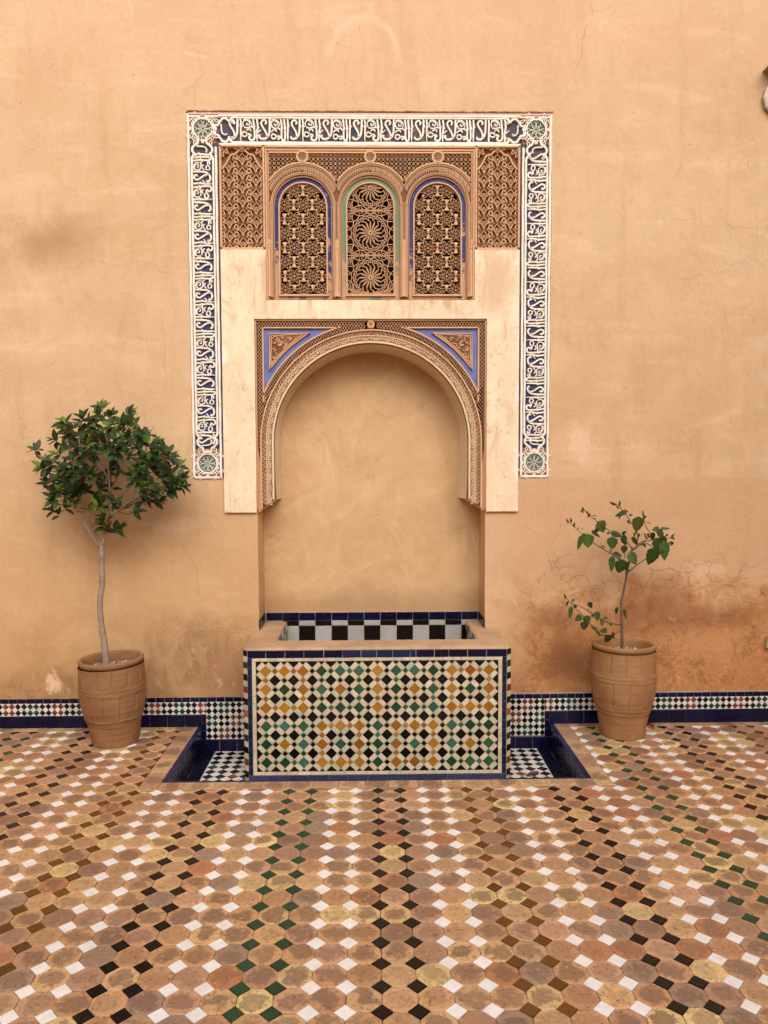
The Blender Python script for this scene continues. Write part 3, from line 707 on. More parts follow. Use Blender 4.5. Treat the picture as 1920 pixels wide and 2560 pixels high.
# the top field ends with three of the strokes
part_word(TOP, lambda u, v: (.592+u, BZ-HWt*.98+v), .343/960, 2*HWt*.98/380, range(0, 11))
for part, trr, u0, u1, hw in ((TOP, tr_top, -.80, .80, HWt), (LEFT, tr_left, 1.64, 3.245, HWs), (RIGHT, tr_right, 1.64, 3.245, HWs)):
    mb = MB()
    # inner field lines and outer rims
    for s in (1, -1):
        pts = [(u0+.045+(u1-u0-.09)*i/40, s*(hw+.003)) for i in range(41)]
        ribbon(mb, [trr(u, v+.0008*math.sin(u*23)) for u, v in pts], .0105, -.007, .0072, WHITE)
        o = hw+.0165 if part is not TOP else hw+.0135
        a, b = (u0-.19, u1+.10) if part is not TOP else (u0-.035, u1+.035)
        if part is not TOP: a, b = 1.437, 3.262 if s*(1 if part is RIGHT else 1) < 0 else 3.441
        ribbon(mb, [trr(a+(b-a)*i/40, s*(o+(.003 if part is not TOP else 0))+.0007*math.sin(i*1.3)) for i in range(41)], .0115, -.009, .0072, WHITE)
    for e_, sg in ((u1+.012, 1), (u0-.012, -1)):
        for q_, (pp, wd_) in enumerate(((STROKES[1][0], 22), (STROKES[2][0], 18))):
            ribbon(mb, [trr(e_+sg*((u-60)*.00022+.022*q_-.008), (v-190)*.00017) for u, v in smooth_line(pp, 4)], wd_*.0003, -.006, .0072, WHITE)
    lobed_end(mb, lambda u, v: trr(u1-.01+u, v), hw+.003)
    lobed_end(mb, lambda u, v: trr(u0+.01-u, v), hw+.003)
    if part is not TOP:
        s = -1 if part is LEFT else 1
        ribbon(mb, [(s*.845, 1.437), (s*1.0, 1.437)], .0115, -.009, .0072, WHITE)
    else:
        ribbon(mb, [(-1.0, 3.441), (1.0, 3.441)], .0105, -.009, .0072, jc((.70, .45, .32), .02))
        ribbon(mb, [(-1.002, 3.428), (1.002, 3.428)], .0085, -.007, .0072, WHITE)
    mb.build('border_moulding', M_white, part)
REDG = (.34, .13, .065)
for part, cx, cz in ((TOP, -BX+.004, 3.362), (TOP, BX-.004, 3.362), (LEFT, -BX, 1.516), (RIGHT, BX, 1.516)):
    trr = lambda u, v: (cx+u, cz+v)
    mb = MB(); rosette(mb, trr, .0515); corner_fill(mb, trr, .0515)
    mb.build('corner_rosette', M_white, part)
    mb = MB()
    hh = .076
    star = circ(cx, cz, .053, 24)
    slab(mb, rect(cx-.074, cx+.074, cz-hh, cz+hh+.006), [star], M_wall(0), -.0068, -.0058, REDG)
    slab(mb, star, [], M_wall(0), -.0068, -.0052, (.030, .040, .120) if cz < 2 else (.060, .066, .060))
    for i in range(8):
        a = 2*PI*(i+.5)/8; q = circ(cx+.037*math.cos(a), cz+.037*math.sin(a), .0105, 5)
        slab(mb, q, [], M_wall(0), -.0050, -.0040, (.055, .20, .13) if cz < 2 else (.09, .15, .10))
    slab(mb, circ(cx, cz, .0072, 8), [], M_wall(0), -.0050, -.0036, (.12, .33, .22) if cz < 2 else (.20, .20, .13))
    mb.build('rosette_ground', stucco_ground if 'stucco_ground' in globals() else M_tan, part)

# ------------------------------------------------------------------ arabesque side panels
def arabesque(cx, x0, x1, z0, z1):
    mb = MB(); g = MB()
    slab(g, rect(x0, x1, z0, z1), [], M_wall(0), -.07, -.016)
    part = g.build('carved_panel', M_green, wall)
    S = .0747/250
    inside = lambda x, z: x0+.013 < x < x1-.013 and z0+.012 < z < z1-.012 and (z < z1-.05 or True)
    # cusped arch head
    def top_curve(dx):
        t = abs(dx)/(.5*(x1-x0)-.013)
        return z1-.030-.105*t**2.2+.006*math.sin(t*14)
    ins = lambda x, z: inside(x, z) and z < top_curve(x-cx)-.004
    for col in range(-2, 3):
        for r in range(-1, 9):
            bx = cx+col*.0747; bz = z0+.004+(r+(.5 if col % 2 else 0))*.0762+random.uniform(-.0008, .0008)
            for s in (1, -1):
                P = lambda a, b: (bx+s*a*S, bz+b*S)
                L = [(12, 0), (16, 35), (60, 90), (120, 105), (155, 125), (160, 160), (130, 185), (95, 165), (90, 130), (118, 122)]
                clipped(mb, smooth_line([P(a, b) for a, b in L], 4), ins, .0052, -.006, .016, jc(TANL, .05))
                clipped(mb, [P(0, 70), P(60, 140), P(0, 215)], ins, .0032, -.003, .016, TANL)
                clipped(mb, [P(60, 140), P(125, 50), P(60, -20)], ins, .0032, -.003, .016, TANL)
                clipped(mb, [P(125, 50), P(190, 110)], ins, .0032, -.003, .016, TANL)
                clipped(mb, [P(0, -30), P(14, 10), P(0, 40)], ins, .0045, -.004, .016, TAN)
            clipped(mb, [(bx-.004, bz+.036), (bx+.004, bz+.036)], ins, .008, -.004, .016, TANL)
    for s in (1, -1):
        pts = [(cx+s*(.5*(x1-x0)-.014)*i/24, top_curve((.5*(x1-x0)-.014)*i/24)) for i in range(25)]
        ribbon(mb, pts, .009, -.010, .016, TANL)
        for (dx, dz, an, L) in ((.098, .022, 2.4, .03), (.098, .022, 3.9, .03), (.098, .022, 5.2, .034), (.098, .022, .6, .02), (.045, .012, 3.3, .03), (.105, .06, 4.9, .03)):
            leaf_rib(mb, lambda u, v: (cx+s*u, z1-v), dx, dz, an if an < 7 else an, L, .007, TANL, -.008, .016, .005)
    ribbon(mb, circ(cx, z1-.022, .010, 12), .007, -.010, .016, TANL, closed=True)
    mb.build('arabesque', M_tan, part, kind='stuff')
    mb = MB()
    for q, wd in ((((x0+.004, z0), (x0+.004, z1)), .011), (((x1-.004, z0), (x1-.004, z1)), .011), (((x0, z0+.005), (x1, z0+.005)), .012), (((x0, z1-.004), (x1, z1-.004)), .010)):
        ribbon(mb, list(q), wd, -.016, .016, TANL)
    mb.build('panel_moulding', M_tan, part)
    return part
arabesque(-.709, -.833, -.586, 2.705, 3.270)
arabesque(.709, .586, .833, 2.705, 3.270)

# ------------------------------------------------------------------ windows
WX = (-.376, 0., .376); AZ = 2.958; AR_ = .222; WZ = 2.945; WHW = .1625; LHW = .134; LZ = 2.942; WB = 2.432; LB = 2.460
surround = empty('window_surround', parent=wall)
mb = MB()
# plate under the three archivolts with three arched holes
ou = [(-.567, 2.428)]
for cx in WX:
    a0 = math.acos(max(-1, min(1, (-.567-cx)/AR_))) if cx < -.1 else math.acos(-.188/AR_)
    a1 = math.acos(min(1, (.567-cx)/AR_)) if cx > .1 else math.acos(.188/AR_)
    ou += arcpts(cx, AZ, AR_, a0, a1, 16)
ou += [(.567, 2.428)]
slab(mb, ou, [arch_shape(cx, WHW, WB, WZ) for cx in WX], M_wall(0), -.084, -.002, DTAN)
mb.build('archivolt_plate', M_tan, surround)
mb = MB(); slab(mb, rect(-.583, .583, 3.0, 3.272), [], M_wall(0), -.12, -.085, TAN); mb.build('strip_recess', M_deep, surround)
mb = MB()
slab(mb, rect(-.583, .583, 2.425, 3.272), [rect(-.567, .567, 2.427, 3.238)], M_wall(0), -.085, .006, TAN)
for z, yy in ((3.262, -.016), (3.247, -.011)):
    ribbon(mb, [(-.58, z), (.58, z)], .009, yy, -.004, TANL)
for s in (1, -1):
    ribbon(mb, [(s*.577, 2.43), (s*.577, 3.25)], .008, -.016, -.004, TANL)
    ribbon(mb, [(s*.5645, 2.74), (s*.5645, 3.236)], .006, -.008, .02, TAN)
ribbon(mb, [(-.56, 3.234), (.56, 3.234)], .008, -.008, .02, TANL)
mb.build('surround_moulding', M_tan, surround)
# openwork strip above the arches
def strip_in(x, z):
    if not (abs(x) < .562 and z < 3.231): return False
    for cx in WX:
        if math.hypot(x-cx, z-AZ) < AR_+.002 or math.hypot(x-cx, z-3.211) < .033: return False
    return z > 3.0
mb = MB(); g = .0242
for i in range(-24, 25):
    for j in range(-1, 9):
        x, z = i*g, 3.238-.012-j*g
        c = jc(TANL, .05); r = g*.5
        n8 = [(x+r*.60*math.cos(k*PI/2), z+r*.60*math.sin(k*PI/2)) for k in range(5)]
        clipped(mb, n8, strip_in, .0017, .000, .006, c, .004)
        clipped(mb, [(x-r, z-r), (x+r, z+r)], strip_in, .0015, .001, .006, c, .004)
        clipped(mb, [(x-r, z+r), (x+r, z-r)], strip_in, .0015, .001, .006, c, .004)
mb.build('openwork_strip', M_tan, surround, kind='stuff')
# archivolts: rims and slanting leaves
for wi, cx in enumerate(WX):
    rm = MB(); lv = MB(); gd = MB()
    lim = lambda x, z: abs(x) < .566 and abs(x-cx) < .1875
    for r, wd, yy in ((AR_-.003, .009, -.012), (AR_-.013, .0045, -.008), (.1765, .005, -.009), (.1695, .004, -.005)):
        pts = arcpts(cx, AZ if r > .2 else WZ+.002, r, 0, PI, 48)
        clipped(rm, pts, lim, wd, yy, .004, jc(TANL, .03), .01)
    for s in (1, -1):
        for dx, wd in ((.1765, .005), (.1695, .004)):
            ribbon(rm, [(cx+s*dx, 2.445), (cx+s*dx, 2.945)], wd, -.008, .004, TANL)
    rm.build('archivolt_rib', M_tan, surround)
    for k in range(54):
        a = PI*(k+.5)/54; side = 1 if a < PI/2 else -1
        ri, ro = .1795, AR_-.017
        am = a
        P = lambda r, d: (cx+r*math.cos(am+d), AZ+(WZ-AZ)*(1-(r-ri)/(ro-ri))+r*math.sin(am+d))
        lean = .10*side
        pts = [P(ri+.001, -lean*.5), P(ri+.010, -lean*.2-.016), P(ri+.020, -.016+lean*.1), P(ro-.002, lean*.5), P(ri+.020, .017+lean*.1), P(ri+.010, .012)]
        if not all(abs(x) < .562 and abs(x-cx) < .185 for x, z in pts): continue
        c = ((.050, .060, .20), (.42, .22, .12), (.46, .30, .17))[k % 3] if (k//5) % 2 == 0 or k % 3 == 0 else (.50, .30, .17)
        slab(gd, inset(ccw(pts), .001), [], M_wall(0), -.001, .0005, jc(c, .15), False)
        ribbon(lv, pts, .0030, -.0075, .003, jc(TANL, .05), closed=True)
    for s in (1, -1):     # feathered shafts beside each window
        for k in range(15):
            z = 2.765+k*.0135
            if z > 2.955: break
            x = cx+s*.1885
            if abs(x) > .566: x = math.copysign(.560, x)
            ribbon(lv, smooth_line([(x-s*.008, z+.012), (x-s*.003, z+.002), (x, z)], 3), .0035, -.008, .003, jc(TANL, .05))
    if wi == 0: gd.build('painted_leaf_ground', M_tan, surround, kind='stuff')
    else: gd.build('painted_leaf_ground', M_tan, surround, kind='stuff')
    lv.build('archivolt_leaves', M_tan, surround, kind='stuff')
    rr = MB()      # small pierced roundel above each arch
    slab(rr, circ(cx, 3.211, .034, 28), [circ(cx, 3.211, .024, 24)], M_wall(0), -.03, .012, TANL)
    ribbon(rr, circ(cx, 3.211, .0235, 24), .003, -.006, .02, TAN, closed=True)
    for k in range(8):
        a = PI*k/4
        leaf_rib(rr, lambda u, v: (cx+u, 3.211+v), .003*math.cos(a), .003*math.sin(a), a, .0205, .0042, TANL, -.006, .02, .0026)
    rr.build('roundel', M_tan, surround)
# colonnettes between and beside the windows
for x in (-.566, -.188, .188, .566):
    mb = MB()
    prof = [(2.448, .013), (2.452, .0135), (2.456, .0135), (2.458, .011), (2.474, .0115), (2.478, .0125), (2.482, .009), (2.60, .0095), (2.70, .009), (2.712, .0085), (2.716, .0115), (2.722, .0115), (2.726, .009), (2.738, .0115), (2.748, .013), (2.752, .0135), (2.760, .0135)]
    n = 14; vs = []; fs = []
    for z, r in prof:
        vs += [(x+r*math.cos(PI+PI*k/(n-1)), .000+r*.9*math.sin(PI+PI*k/(n-1)), z) for k in range(n)]
    for i in range(len(prof)-1):
        fs += [(i*n+k, i*n+k+1, (i+1)*n+k+1, (i+1)*n+k) for k in range(n-1)]
    fs += [tuple(range(n))[::-1], tuple((len(prof)-1)*n+k for k in range(n))]
    mb.add(vs, fs, TANL); mb.build('colonnette', M_tan, surround, smooth=False)

def window(cx, paint, kind):
    root = MB()
    # painted jamb ring
    slab(root, arch_shape(cx, WHW-.0005, WB+.0005, WZ), [arch_shape(cx, LHW+.004, LB-.004, LZ)], M_wall(0), -.07, -.013, paint)
    w_ = root.build('arched_window', M_jp, wall)
    fr = MB()
    sh = arch_shape(cx, LHW-.001, LB-.002, LZ, 30)
    ribbon(fr, sh, .0080, -.001 if kind != 1 else .000, .030, TANL)
    ribbon(fr, [(cx-LHW-.006, LB-.003), (cx+LHW+.006, LB-.003)], .0105, -.001, .030, TANL)
    ribbon(fr, arch_shape(cx, WHW-.002, WB+.001, WZ, 30), .004, .002, .013, TAN)
    fr.build('window_frame', M_tan, w_)
    cav = MB(); M = lambda a, b, h: (a, b, h)
    x0, x1, z0, z1 = cx-.16, cx+.16, 2.44, 3.11
    y0, y1 = .0705, .24
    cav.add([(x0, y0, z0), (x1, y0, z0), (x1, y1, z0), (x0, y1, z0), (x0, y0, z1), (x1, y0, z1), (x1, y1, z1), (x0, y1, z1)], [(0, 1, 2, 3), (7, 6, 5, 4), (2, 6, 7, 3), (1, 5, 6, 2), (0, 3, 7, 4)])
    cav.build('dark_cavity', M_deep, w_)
    def ins(x, z):
        if z < LB or abs(x-cx) > LHW-.001: return False
        return z < LZ or math.hypot(x-cx, z-LZ) < LHW-.001
    lt = MB(); yy0, yy1 = .010, .018
    R = lambda p, wd=.0018, c=TANL, y0=yy0, st=.006: clipped(lt, p, ins, wd, y0, yy1, jc(c, .06), st)
    if kind == 0:
        dx, dz = .1035, .0782
        for r in range(-1, 9):
            for q in range(-2, 3):
                X = cx+(q+(.5 if r % 2 else 0))*dx; Z = 2.486+r*dz
                for k in range(6):
                    a = PI/2+k*PI/3; b = a+PI/3; m = a+PI/6
                    pt = lambda rr, t: (X+rr*math.cos(t), Z+rr*math.sin(t)*.868)
                    R([pt(0, a), pt(.0235, a)])
                    R([pt(.0235, a), pt(.0235, b)])
                    R([pt(.0235, a), pt(.041, a+.25), pt(.052, m)])
                    R([pt(.0235, b), pt(.041, b-.25), pt(.052, m)])
                    R([pt(.0235, m), pt(.034, m), pt(.040, a+.26)])
                # solid butterfly between neighbouring stars
                bx = X+dx/2
                for s in (1, -1):
                    tri = [(bx, Z+s*.001), (bx+.0135, Z+s*.027), (bx, Z+s*.031), (bx-.0135, Z+s*.027)]
                    if all(ins(*p) for p in tri): tile(lt, tri, M_wall(0), -.008, .001, jc(TANL, .05), base=-.024)
                    tri = [(bx+s*.006, Z+.006), (bx+s*.024, Z+.012), (bx+s*.024, Z-.012), (bx+s*.006, Z-.006)]
                    for q2 in ([(bx+s*.012, Z+.030), (bx+s*.030, Z+.034), (bx+s*.022, Z+.022)], [(bx+s*.012, Z-.030), (bx+s*.030, Z-.034), (bx+s*.022, Z-.022)]):
                        if all(ins(*p) for p in q2): tile(lt, q2, M_wall(0), -.009, .001, jc(TANL, .05), base=-.024)
    else:
        for zc in (3.048, 2.802, 2.556):
            pt = lambda rr, t: (rr*math.cos(t), zc+rr*math.sin(t))
            n = 16
            for k in range(n):
                a = 2*PI*k/n; h = PI/n
                R([pt(.011, a), pt(.050, a-.055), pt(.064, a), pt(.050, a+.055), pt(.011, a)], .003)
                R([pt(.064, a), pt(.073, a+h), pt(.085, a+h*.55), pt(.085, a-h*.55), pt(.073, a-h)], .003)
                R([pt(.085, a+h*.55), pt(.098, a+h), pt(.085, a+2*h-h*.55)], .003)
                R([pt(.085, a+h*.1), pt(.098, a)], .003)
                R([pt(.098, a), pt(.098, a+2*h)], .003)
                R([pt(.105, a), pt(.113, a+h), pt(.105, a+2*h)], .0035)
                R([pt(.113, a+h), pt(.150, a+h*.2)], .003); R([pt(.113, a+h), pt(.150, a+h*1.8)], .003)
            R([pt(.0095, 2*PI*k/12) for k in range(13)], .007, TANL, yy0-.004)
        for zc in (2.925, 2.679, 2.47):
            for dz_ in (-.008, 0, .010):
                R([(-.13, zc+dz_*2.2), (-.06, zc+dz_*.6), (0, zc+dz_*.2), (.06, zc+dz_*.6), (.13, zc+dz_*2.2)], .003)
            for s in (1, -1):
                for d in (0, .012, .024):
                    R([(s*(.128-d), zc-.05), (s*(.118-d*.8), zc-.02), (s*(.1-d), zc), (s*(.118-d*.8), zc+.02), (s*(.128-d), zc+.05)], .003)
        # plain rings behind the tracery
    lt.build('lattice', M_tan, w_, kind='stuff')
    return w_
BLUEP = (.030, .038, .150)
window(WX[0], BLUEP, 0); window(WX[1], (.17, .27, .16), 1); window(WX[2], (.040, .052, .180), 0)

# ------------------------------------------------------------------ arch
CZ = 1.638; RI = .553; RM = .594; RO = .624; RN = .657
arch = empty('carved_arch', parent=wall)
def opening(R, zb): return arch_shape(0, R, zb, CZ, 72)
corb = [(.547, 1.307), (.572, 1.303), (.573, 1.287), (.590, 1.284), (.604, 1.272), (.618, 1.262), (.628, 1.252), (.652, 1.238)]
inner = [(-x, z) for x, z in corb[::-1]]+[(-RI, 1.45)]+arcpts(0, CZ, RI, PI, 0, 72)+[(RI, 1.45)]+corb
mb = MB(); slab(mb, inner+[(.652, 2.322), (-.652, 2.322)], [], M_wall(0), -.2445, -.050, (1, 1, 1)); ab = mb.build('arch_block', M_soff, arch)
for v in ab.data.vertices:      # the soffit closes in a little towards the back
    if v.co.y > .2 and v.co.z < 2.3 and abs(v.co.x) < .64 and v.co.z > 1.3:
        v.co.x -= (.024 if v.co.x > 0 else .006)*v.co.x/.553*(1 if v.co.x > 0 else 1); v.co.z -= .020*max(0, min(1, (v.co.z-CZ)/.5))
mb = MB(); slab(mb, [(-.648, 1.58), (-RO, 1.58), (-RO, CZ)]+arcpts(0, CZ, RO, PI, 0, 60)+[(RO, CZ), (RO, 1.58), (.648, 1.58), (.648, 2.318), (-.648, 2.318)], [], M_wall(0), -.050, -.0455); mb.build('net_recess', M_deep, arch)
# front ring carrying the two carved borders
ring_out = [(-RO, 1.256)]+arcpts(0, CZ, RO, PI, 0, 72)+[(RO, 1.256)]
corb_in = [p for p in corb if p[0] < .627]
ring = [(-x, z) for x, z in corb_in[::-1]]+[(-RI, 1.45)]+arcpts(0, CZ, RI, PI, 0, 72)+[(RI, 1.45)]+corb_in
mb = MB(); slab(mb, ring+ring_out[::-1], [], M_wall(0), -.050, -.012, DTAN); mb.build('arch_ring', M_tan, arch)
for s in (1, -1):   # moulded legs outside the ring
    mb = MB(); slab(mb, [(s*.627, 1.245), (s*.652, 1.238), (s*.652, 1.60), (s*.642, 1.60), (s*.630, 1.50)], [], M_wall(0), -.050, -.004, TANL); mb.build('arch_leg', M_tan, arch)
# blue spandrels
for s in (1, -1):
    R2 = .668; a0 = math.acos(.603/R2); a1 = math.asin((2.272-CZ)/R2)
    arc = [(s*R2*math.cos(t), CZ+R2*math.sin(t)) for t in [a0+(a1-a0)*i/24 for i in range(25)]]
    mb = MB(); slab(mb, arc+[(s*.603, 2.272)], [], M_wall(0), -.050, -.004); sp = mb.build('blue_spandrel', M_bp, arch)
    # raised carved triangle
    R3 = .696; b0 = math.acos(.572/R3); b1 = math.asin((2.245-CZ)/R3)
    tri = [(s*R3*math.cos(t), CZ+R3*math.sin(t)) for t in [b0+(b1-b0)*i/12 for i in range(13)]]+[(s*.572, 2.245)]
    mb = MB(); slab(mb, tri, [], M_wall(0), -.004, .003, DTAN)
    t2 = inset(ccw(tri), .013)
    for e, wd, yy in ((.003, .006, -.010), (.013, .006, -.007)):
        ribbon(mb, inset(ccw(tri), e), wd, yy, -.002, jc(TANL, .03), closed=True)
    t3 = inset(ccw(tri), .020)
    def in_tri(x, z): return abs(x) < .557 and z < 2.230 and math.hypot(x, z-CZ) > R3+.016
    cxx, czz = s*.515, 2.185
    for (ax, az, r, t0, t1) in ((.515, 2.185, .024, 0, 6), (.515, 2.185, .012, 1, 6), (.545, 2.150, .012, 0, 5.5), (.545, 2.11, .011, 2, 8), (.455, 2.21, .012, 0, 5.5), (.42, 2.215, .009, 2, 8), (.49, 2.15, .014, 1, 6), (.535, 2.215, .015, 0, 5), (.552, 2.08, .008, 1, 7), (.475, 2.18, .014, 3, 9), (.50, 2.22, .010, 1, 6), (.53, 2.12, .012, 1, 5)):
        clipped(mb, [(s*(ax+r*(1-.05*q)*math.cos(t0+(t1-t0)*q/14)), az+r*(1-.05*q)*math.sin(t0+(t1-t0)*q/14)) for q in range(15)], in_tri, .0042, -.010, -.002, jc(TANL, .06), .004)
    for q in range(26):
        ax, az = random.uniform(.40, .557), random.uniform(2.06, 2.23)
        if in_tri(ax, az): leaf_rib(mb, lambda u, v: (s*u, v), ax, az, random.uniform(0, 6.3), .016, .0035, jc(TAN, .1), -.0085, -.002, .003)
    mb.build('carved_triangle', M_tan, sp)
# net
def net_in(x, z):
    ax = abs(x); r = math.hypot(x, z-CZ) if z > CZ else ax
    if ax > .641 or z > 2.311 or r < RO+.007 or z < 1.60: return False
    if ax < .61 and z < 2.279 and r > RN+.004: return False
    if abs(x) < .03 and z > 2.268: return False
    return True
mb = MB(); st = .0165; H = st*1.35
for i in range(-60, 130):
    for sgn in (1, -1):
        p0 = (-.66+0, 1.55+i*H-sgn*0); 
        L = 1.35
        a = (-.66, 1.55+i*H if sgn > 0 else 1.55+i*H); b = (-.66+L, a[1]+sgn*L*1.35)
        clipped(mb, [a, b], net_in, .0022, -.004, .004, jc(TANL, .04), .006)
mb.build('openwork_net', M_tan, arch, kind='stuff')
# mouldings between the zones
mb = MB()
def bandrib(R, wd, yy, col=TANL, zb=1.26): ribbon(mb, opening(R, zb), wd, yy, .046, col)
for s in (1, -1):
    ribbon(mb, [(s*.6465, 1.25), (s*.6465, 2.316)], .009, -.012, .046, jc(TAN, .03))
    ribbon(mb, [(s*.6065, 1.86), (s*.6065, 2.276)], .0085, -.010, .046, TANL)
ribbon(mb, [(-.65, 2.3165), (.65, 2.3165)], .009, -.012, .046, TAN)
for s in (1, -1): ribbon(mb, [(s*.61, 2.2755), (s*.185, 2.2755)], .0085, -.010, .046, TANL)
for s in (1, -1):
    a0 = math.acos(.612/(RN+.006)); a1 = math.asin((2.279-CZ)/(RN+.006))
    ribbon(mb, [(s*(RN+.006)*math.cos(a0+(a1-a0)*i/30), CZ+(RN+.006)*math.sin(a0+(a1-a0)*i/30)) for i in range(31)], .0085, -.010, .046, TANL)
ribbon(mb, opening(RO+.001, 1.258), .009, -.008, .046, TANL)
ribbon(mb, opening(RM, 1.283), .0075, -.004, .012, TANL)
ribbon(mb, opening(RI+.0055, 1.31), .010, -.003, .012, (.80, .58, .37))
mb.build('arch_moulding', M_tan, arch)
mb = MB(); ribbon(mb, circ(0, 2.293, .016, 20), .011, -.012, .046, TANL, closed=True); ribbon(mb, circ(0, 2.293, .006, 12), .006, -.008, .046, TAN, closed=True)
mb.build('keystone_boss', M_tan, arch)
# slanting leaves and fans along the arch: s runs along the curve
L1 = CZ-1.28; LT = L1*2+PI*RM
def onarch(s, R):
    if s < L1: return (-R, 1.28+s)
    if s > LT-L1: return (R, 1.28+(LT-s))
    t = PI-(s-L1)/RM; return (R*math.cos(t), CZ+R*math.sin(t))
lv = MB(); gd = MB(); nl = 112
for k in range(nl):
    s0 = (k+.5)*LT/nl; sd = 1 if s0 < LT/2 else -1
    a, b = RM+.0055, RO-.005
    P = lambda t, r: onarch(min(max(s0+t*sd, 0), LT), a+(b-a)*r)
    pts = [P(-.009, .02), P(-.006, .45), P(.003, .85), P(.012, 1.), P(.010, .6), P(.003, .2)]
    c = ((.085, .095, .24), (.56, .31, .17), (.25, .20, .22), (.58, .34, .19))[k % 4]
    slab(gd, inset(ccw(pts), .0008), [], M_wall(0), -.012, -.0105, jc(c, .15), False)
    ribbon(lv, smooth_line(pts, 2, True), .0030, -.002, .012, jc(TANL, .05), closed=True)
nf = 40; a, b = RI+.012, RM-.004
for k in range(nf):
    s0 = (k+.5)*LT/nf; w_ = LT/nf
    P = lambda t, r: onarch(min(max(s0+t*w_, 0), LT), a+(b-a)*r)
    c = jc((.80, .58, .36), .05)
    for r0 in (.95, .62, .30):
        ribbon(lv, [P(.5*r0*math.cos(q*PI/10)*1.1, r0*math.sin(q*PI/10)) for q in range(11)], .0036, .000, .012, c)
    for q in (-.35, 0, .35): ribbon(lv, [P(q*.25, .15), P(q, .95)], .0034, .001, .012, c)
    slab(lv, [P(-.5, .55), P(-.42, .8), P(-.5, 1.05), P(-.58, .8)], [], M_wall(0), -.012, .002, (.84, .64, .43)) if 0 < k < nf else None
    for q, rr in ((-.22, .5), (.22, .5), (0, .8), (-.05, .25)):
        c2 = random.choice(((.50, .24, .14), (.56, .32, .18), (.20, .15, .10), (.30, .22, .15)))
        slab(gd, [P(q-.10, rr-.12), P(q+.10, rr-.12), P(q+.09, rr+.14), P(q-.09, rr+.14)], [], M_wall(0), -.012, -.010, jc(c2, .2), False)
lv.build('arch_leaves', M_tan, arch, kind='stuff'); gd.build('painted_ground', M_tan, arch, kind='stuff')

# ------------------------------------------------------------------ skirting of glazed tiles
PX0, PX1, PZ = -.985, 1.030, -.148
PY0 = -.779
lean = lambda x: .0022*x
dado = MB()
slab(dado, [(-5, -.03), (-5, .168), (-.652, .168), (-.652, -.16), (PX0-.02, -.16), (PX0-.02, -.03)], [], M_wall(0), -.01, .0025)
slab(dado, [(5, -.03), (5, .182), (.652, .182), (.652, -.16), (PX1+.02, -.16), (PX1+.02, -.03)], [], M_wall(0), -.01, .0025)
dado = dado.build('tile_skirting', M_wgrout, wall)
MT = M_wall(-.0025)
cnt = {}
def piece(name, parent, poly, M, col, mat=None, limit=300, stuff=None, prio=True, **kw):
    """one tile as its own object, or joined into the stuff mesh once the limit is reached"""
    k = (name, parent.name)
    if cnt.get(k, 0) < limit and prio:
        m = MB()
        if tile(m, poly, M, col=col, **kw):
            m.build(name, mat or M_gl, parent); cnt[k] = cnt.get(k, 0)+1
    else: tile(stuff, poly, M, col=col, **kw)
st_d = MB()
def seen(x): return -2.16 < x < 2.34
x = -4.96
while x < 4.9:      # cap row, 5 cm tiles
    x1 = x+.0485
    if not (x1 > -.655 and x < .655) or True:
        for (a, b) in ([(x, x1)] if (x1 < -.652 or x > .652) else ([(x, -.652)] if x < -.652 else ([(.652, x1)] if x1 > .652 else []))):
            if b-a > .004:
                zz = .1465+lean(a); piece('cap_tile', dado, rect(a+.0015, b-.0015, zz+.001, zz+.0262), MT, jc(BL, .25), stuff=st_d, prio=seen(a), h=.0075, bev=.0015, jit=.0005)
    x += .0495
DX, DZ = .0348, .0370
seq = (K, GR, K, RD)
def mosaic(x0, x1, z0, z1, zt, j0, ox, rows):
    """checker of diamonds: dark ones at (i, j), pale ones between them"""
    i0 = int(math.floor((x0-ox)/DX))-1; i1 = int((x1-ox)/DX)+2
    for i in range(i0, i1):
        for j in range(rows+1):
            cx = ox+i*DX; cz = zt-(j+.5)*DZ
            dz = lean(cx)
            for (px_, pz_, c, nm) in ((cx, cz, None, 'glazed_diamond_tile'), (cx+DX/2, cz+DZ/2, WH, 'white_diamond_tile')):
                p = diamond(px_, pz_, DX/2-.0007, DZ/2-.0007)
                p = clip_rect(p, x0, x1, z0, z1)
                if len(p) < 3: continue
                if c is None: cc = seq[(i//2+j//2) % 4]; cc = jc(cc, .2) if cc != K else K
                else: cc = jc(WH, .08)
                p = [(a, b+dz) for a, b in p]
                piece(nm, dado, p, MT, cc, stuff=st_d, prio=seen(px_), h=.0060, bev=.0012, jit=.0005, tilt=.02)
mosaic(-4.95, -.962, .0735, .1462, .1470, 0, -2.037+DX*0, 2)
mosaic(1.002, 4.95, .0735, .1462, .1470, 0, 1.070, 2)
mosaic(-.959, -.652, -.0735, .1462, .1470, 0, -.944, 6)
mosaic(.652, .999, -.0720, .1462, .1470, 0, .675, 6)
for s, xe, xs_ in ((-1, PX0, -4.9), (1, PX1, 4.9)):
    n = int(abs(xs_-xe)/.1)
    for k in range(n):
        a, b = (xe+s*(k*.0995), xe+s*((k+1)*.0995)); a, b = min(a, b), max(a, b)
        zz = lean(a)
        piece('blue_tile', dado, rect(a+.0015, b-.0015, -.012, .0715+zz), MT, jc(BL, .3), stuff=st_d, prio=seen(a), h=.0078, bev=.0018, jit=.0006, tilt=.01)
